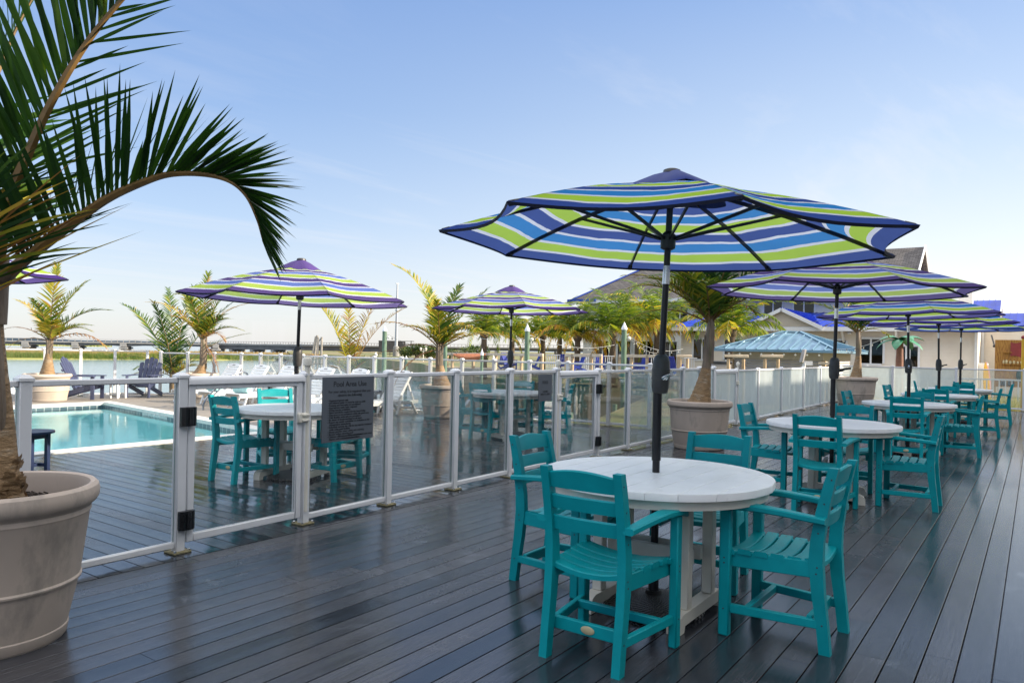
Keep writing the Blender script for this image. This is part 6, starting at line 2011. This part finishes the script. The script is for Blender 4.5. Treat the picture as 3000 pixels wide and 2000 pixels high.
# lumber goal-post frames with pale capping boards in front of the kiosk
for i, (x0, x1, d, lab) in enumerate(((1993, 2014, 30, 'lumber frame with pale top board just right of the planter palm trunk'), (2134, 2178, 27, 'lumber frame with pale top board at the left end of the kiosk wall'), (2241, 2279, 27, 'lumber frame with pale top board in the middle of the kiosk wall'))):
    a, b = gd(x0, d, GZ), gd(x1, d, GZ)
    t = thing('lumber_frame', lab, 'frame', tuple(a), 0, 'lumber frames by the kiosk')
    e = b - a; h_ = zat(x0, 1042, d) - GZ
    for p in (Vector(), e): MB().box((p.x, p.y, h_ / 2 - .05), (.10, .10, h_ - .12), 0, .008).build('post', 'lumber', t)
    MB().bar(Vector((0, 0, h_)), e + Vector((0, 0, h_)), .16, .10, 0, .01, ext=.16).build('top_board', 'pale_lumber', t)
gb = thing('grill_counter', 'grey counter with dark lid between the lumber frames left of the kiosk', 'counter', tuple(gd(2108, 30, GZ)), math.atan2(rt.y, rt.x))
MB().box((0, 0, .80), (.75, .7, 1.6), 0, .03).build('body', 'grey_box', gb); MB().box((0, 0, 1.66), (.82, .76, .10), 0, .02).build('lid', 'hull_dark', gb)
st = thing('telescope_stand', 'white tower viewer style stand with tilted head in front of the kiosk wall', 'stand', tuple(gd(2356, 24.5, GZ)), math.atan2(rt.y, rt.x))
mb = MB(); mb.tube([(0, 0, 0), (0, 0, 1.75)], .06, 10); mb.bar((0, 0, 1.1), (-.2, .1, .55), .04, .04); mb.bar((-.02, 0, 1.75), (.26, 0, 1.75), .10, .14); mb.build('stand', 'white_metal', st)
mb = MB(); mb.bar((-.10, 0, 1.75), (.02, .05, 2.2), .14, .10, 0, .02); mb.build('head', 'grey_box', st)
for i, (x, d, lab) in enumerate(((2425, 25, 'pale board shelf at the right corner of the kiosk, left one'),)):
    t = thing('wall_shelf', lab, 'shelf', tuple(gd(x, d, GZ))); MB().box((0, 0, 1.75), (.5, .5, .07)).build('shelf_board', 'pale_lumber', t); MB().box((0, 0, .85), (.08, .08, 1.7)).build('post', 'lumber', t)
# white picket fence and porch beyond the end of the deck
pk = balustrade('white picket fence beyond the frosted glass at the right end of the deck', Vector((28.2, 7.5, GZ)), Vector((28.9, -2.0, GZ)), GZ, 1.35, .17)
pk['category'] = 'fence'; pk['group'] = 'white picket fences and stair rails by the restaurant'
pr_ = thing('porch_stairs', 'white porch platform and sloping stair rail before the restaurant doors', 'stairs', (41.2, 3.6, GZ))
MB().box((1.6, 1.6, .25), (3.4, 3.6, .5)).build('platform', 'white_trim', pr_, smooth=False)
mb = MB()
for i in range(14): mb.box((0, 3.3 - i * .20, 1.0 if i < 5 else 1.0 - (i - 5) * .075), (.04, .04, 1.0 if i < 5 else .9))
mb.bar((0, 3.4, 1.52), (0, 2.3, 1.52), .09, .06); mb.bar((0, 2.3, 1.52), (0, .2, .75), .09, .06); mb.bar((0, 2.3, .55), (0, .2, -.1 + .1), .07, .05)
mb.box((0, 2.3, .8), (.12, .12, 1.6)); mb.box((0, 3.45, .8), (.12, .12, 1.6)); mb.box((0, .2, .4), (.12, .12, .9))
mb.build('stair_rail', 'white_trim', pr_, smooth=False)
rc = thing('rattan_chair', 'rattan chair on the porch before the glazed doors', 'chair', (41.7, 5.4, GZ + .5))
mb = MB(); mb.box((0, 0, .42), (.55, .55, .1), 0, .03); mb.build('seat', 'rattan', rc)
mb = MB()
for i in range(5): mb.bar((-.25, -.27 + i * .135, .45), (-.32, -.27 + i * .135, .95), .05, .03)
mb.bar((-.32, -.3, .95), (-.32, .3, .95), .04, .06); mb.build('backrest', 'rattan', rc)
for x in (-.24, .24):
    for y in (-.24, .24): MB().box((x, y, .2), (.045, .045, .4)).build('leg', 'rattan', rc)
# artificial palm
fpb = gd(2635, 30, GZ)
fpm = thing('artificial_palm', 'artificial palm with brown plastic trunk and broad green leaves', 'artificial palm', tuple(fpb))
hc = zat(2633, 998, 30) - GZ
MB().tube([(0, 0, hc * i / 10) for i in range(11)], [.17 - .005 * i + (.008 if i % 2 else 0) for i in range(11)], 14).build('trunk', 'fake_trunk', fpm)
for k in range(9):
    a = 2 * PI * k / 9 + .3; L_ = 1.05
    rows_ = []
    e0 = .75 if k % 2 else .35
    p = Vector((0, 0, hc)); hd = Vector((math.cos(a), math.sin(a), 0)); sd = Vector((-hd.y, hd.x, 0))
    for i in range(9):
        f = i / 8; w = .20 * math.sin(PI * min(1, f * .92 + .06)) ** .8
        rows_.append([p - sd * w - Vector((0, 0, w * .35)), p.copy(), p + sd * w - Vector((0, 0, w * .35))])
        e = e0 - 1.7 * f
        p = p + (hd * math.cos(e) + Vector((0, 0, math.sin(e)))) * (L_ / 8)
    MB().strip(rows_).build('frond', 'fake_leaf', fpm)

# ------------------------------------------------------------------ hotel beside the deck (it shades it)
ht = thing('hotel_building', 'cream hotel block alongside the deck, out of the picture on the right', 'building', (0, 0, 0))
HV = -9.
mb = MB(); mb.box((-2, HV - 6, 4.2), (36, 12, 9.3)); mb.build('wall', 'facade', ht, smooth=False)
mb = MB(); mb.box((19.5, HV - 6, 4.6), (7, 12, 10.3)); mb.build('wall', 'facade', ht, smooth=False)
mb = MB(); mb.box((27.1, HV - 6, 3.6), (8.2, 12, 8.4)); mb.build('wall', 'facade', ht, smooth=False)
for fl in range(3):
    for i in range(17):
        u = -18 + i * 2.9
        f = MB(); f.box((u, HV + .03, 1.2 + fl * 3.1), (1.6, .07, 2.0)); w = f.build('window', 'white_trim', ht, smooth=False)
        MB().box((u, HV + .06, 1.2 + fl * 3.1), (1.35, .04, 1.75)).build('pane', 'window_glass', w, smooth=False)
mb = MB(); mb.box((-2, HV - 6, 8.9), (36.3, 12.4, .2)); mb.build('cornice', 'white_trim', ht, smooth=False)
mb = MB(); mb.box((27.2, HV - 6, 7.85), (8.4, 12.4, .2)); mb.build('cornice', 'white_trim', ht, smooth=False)
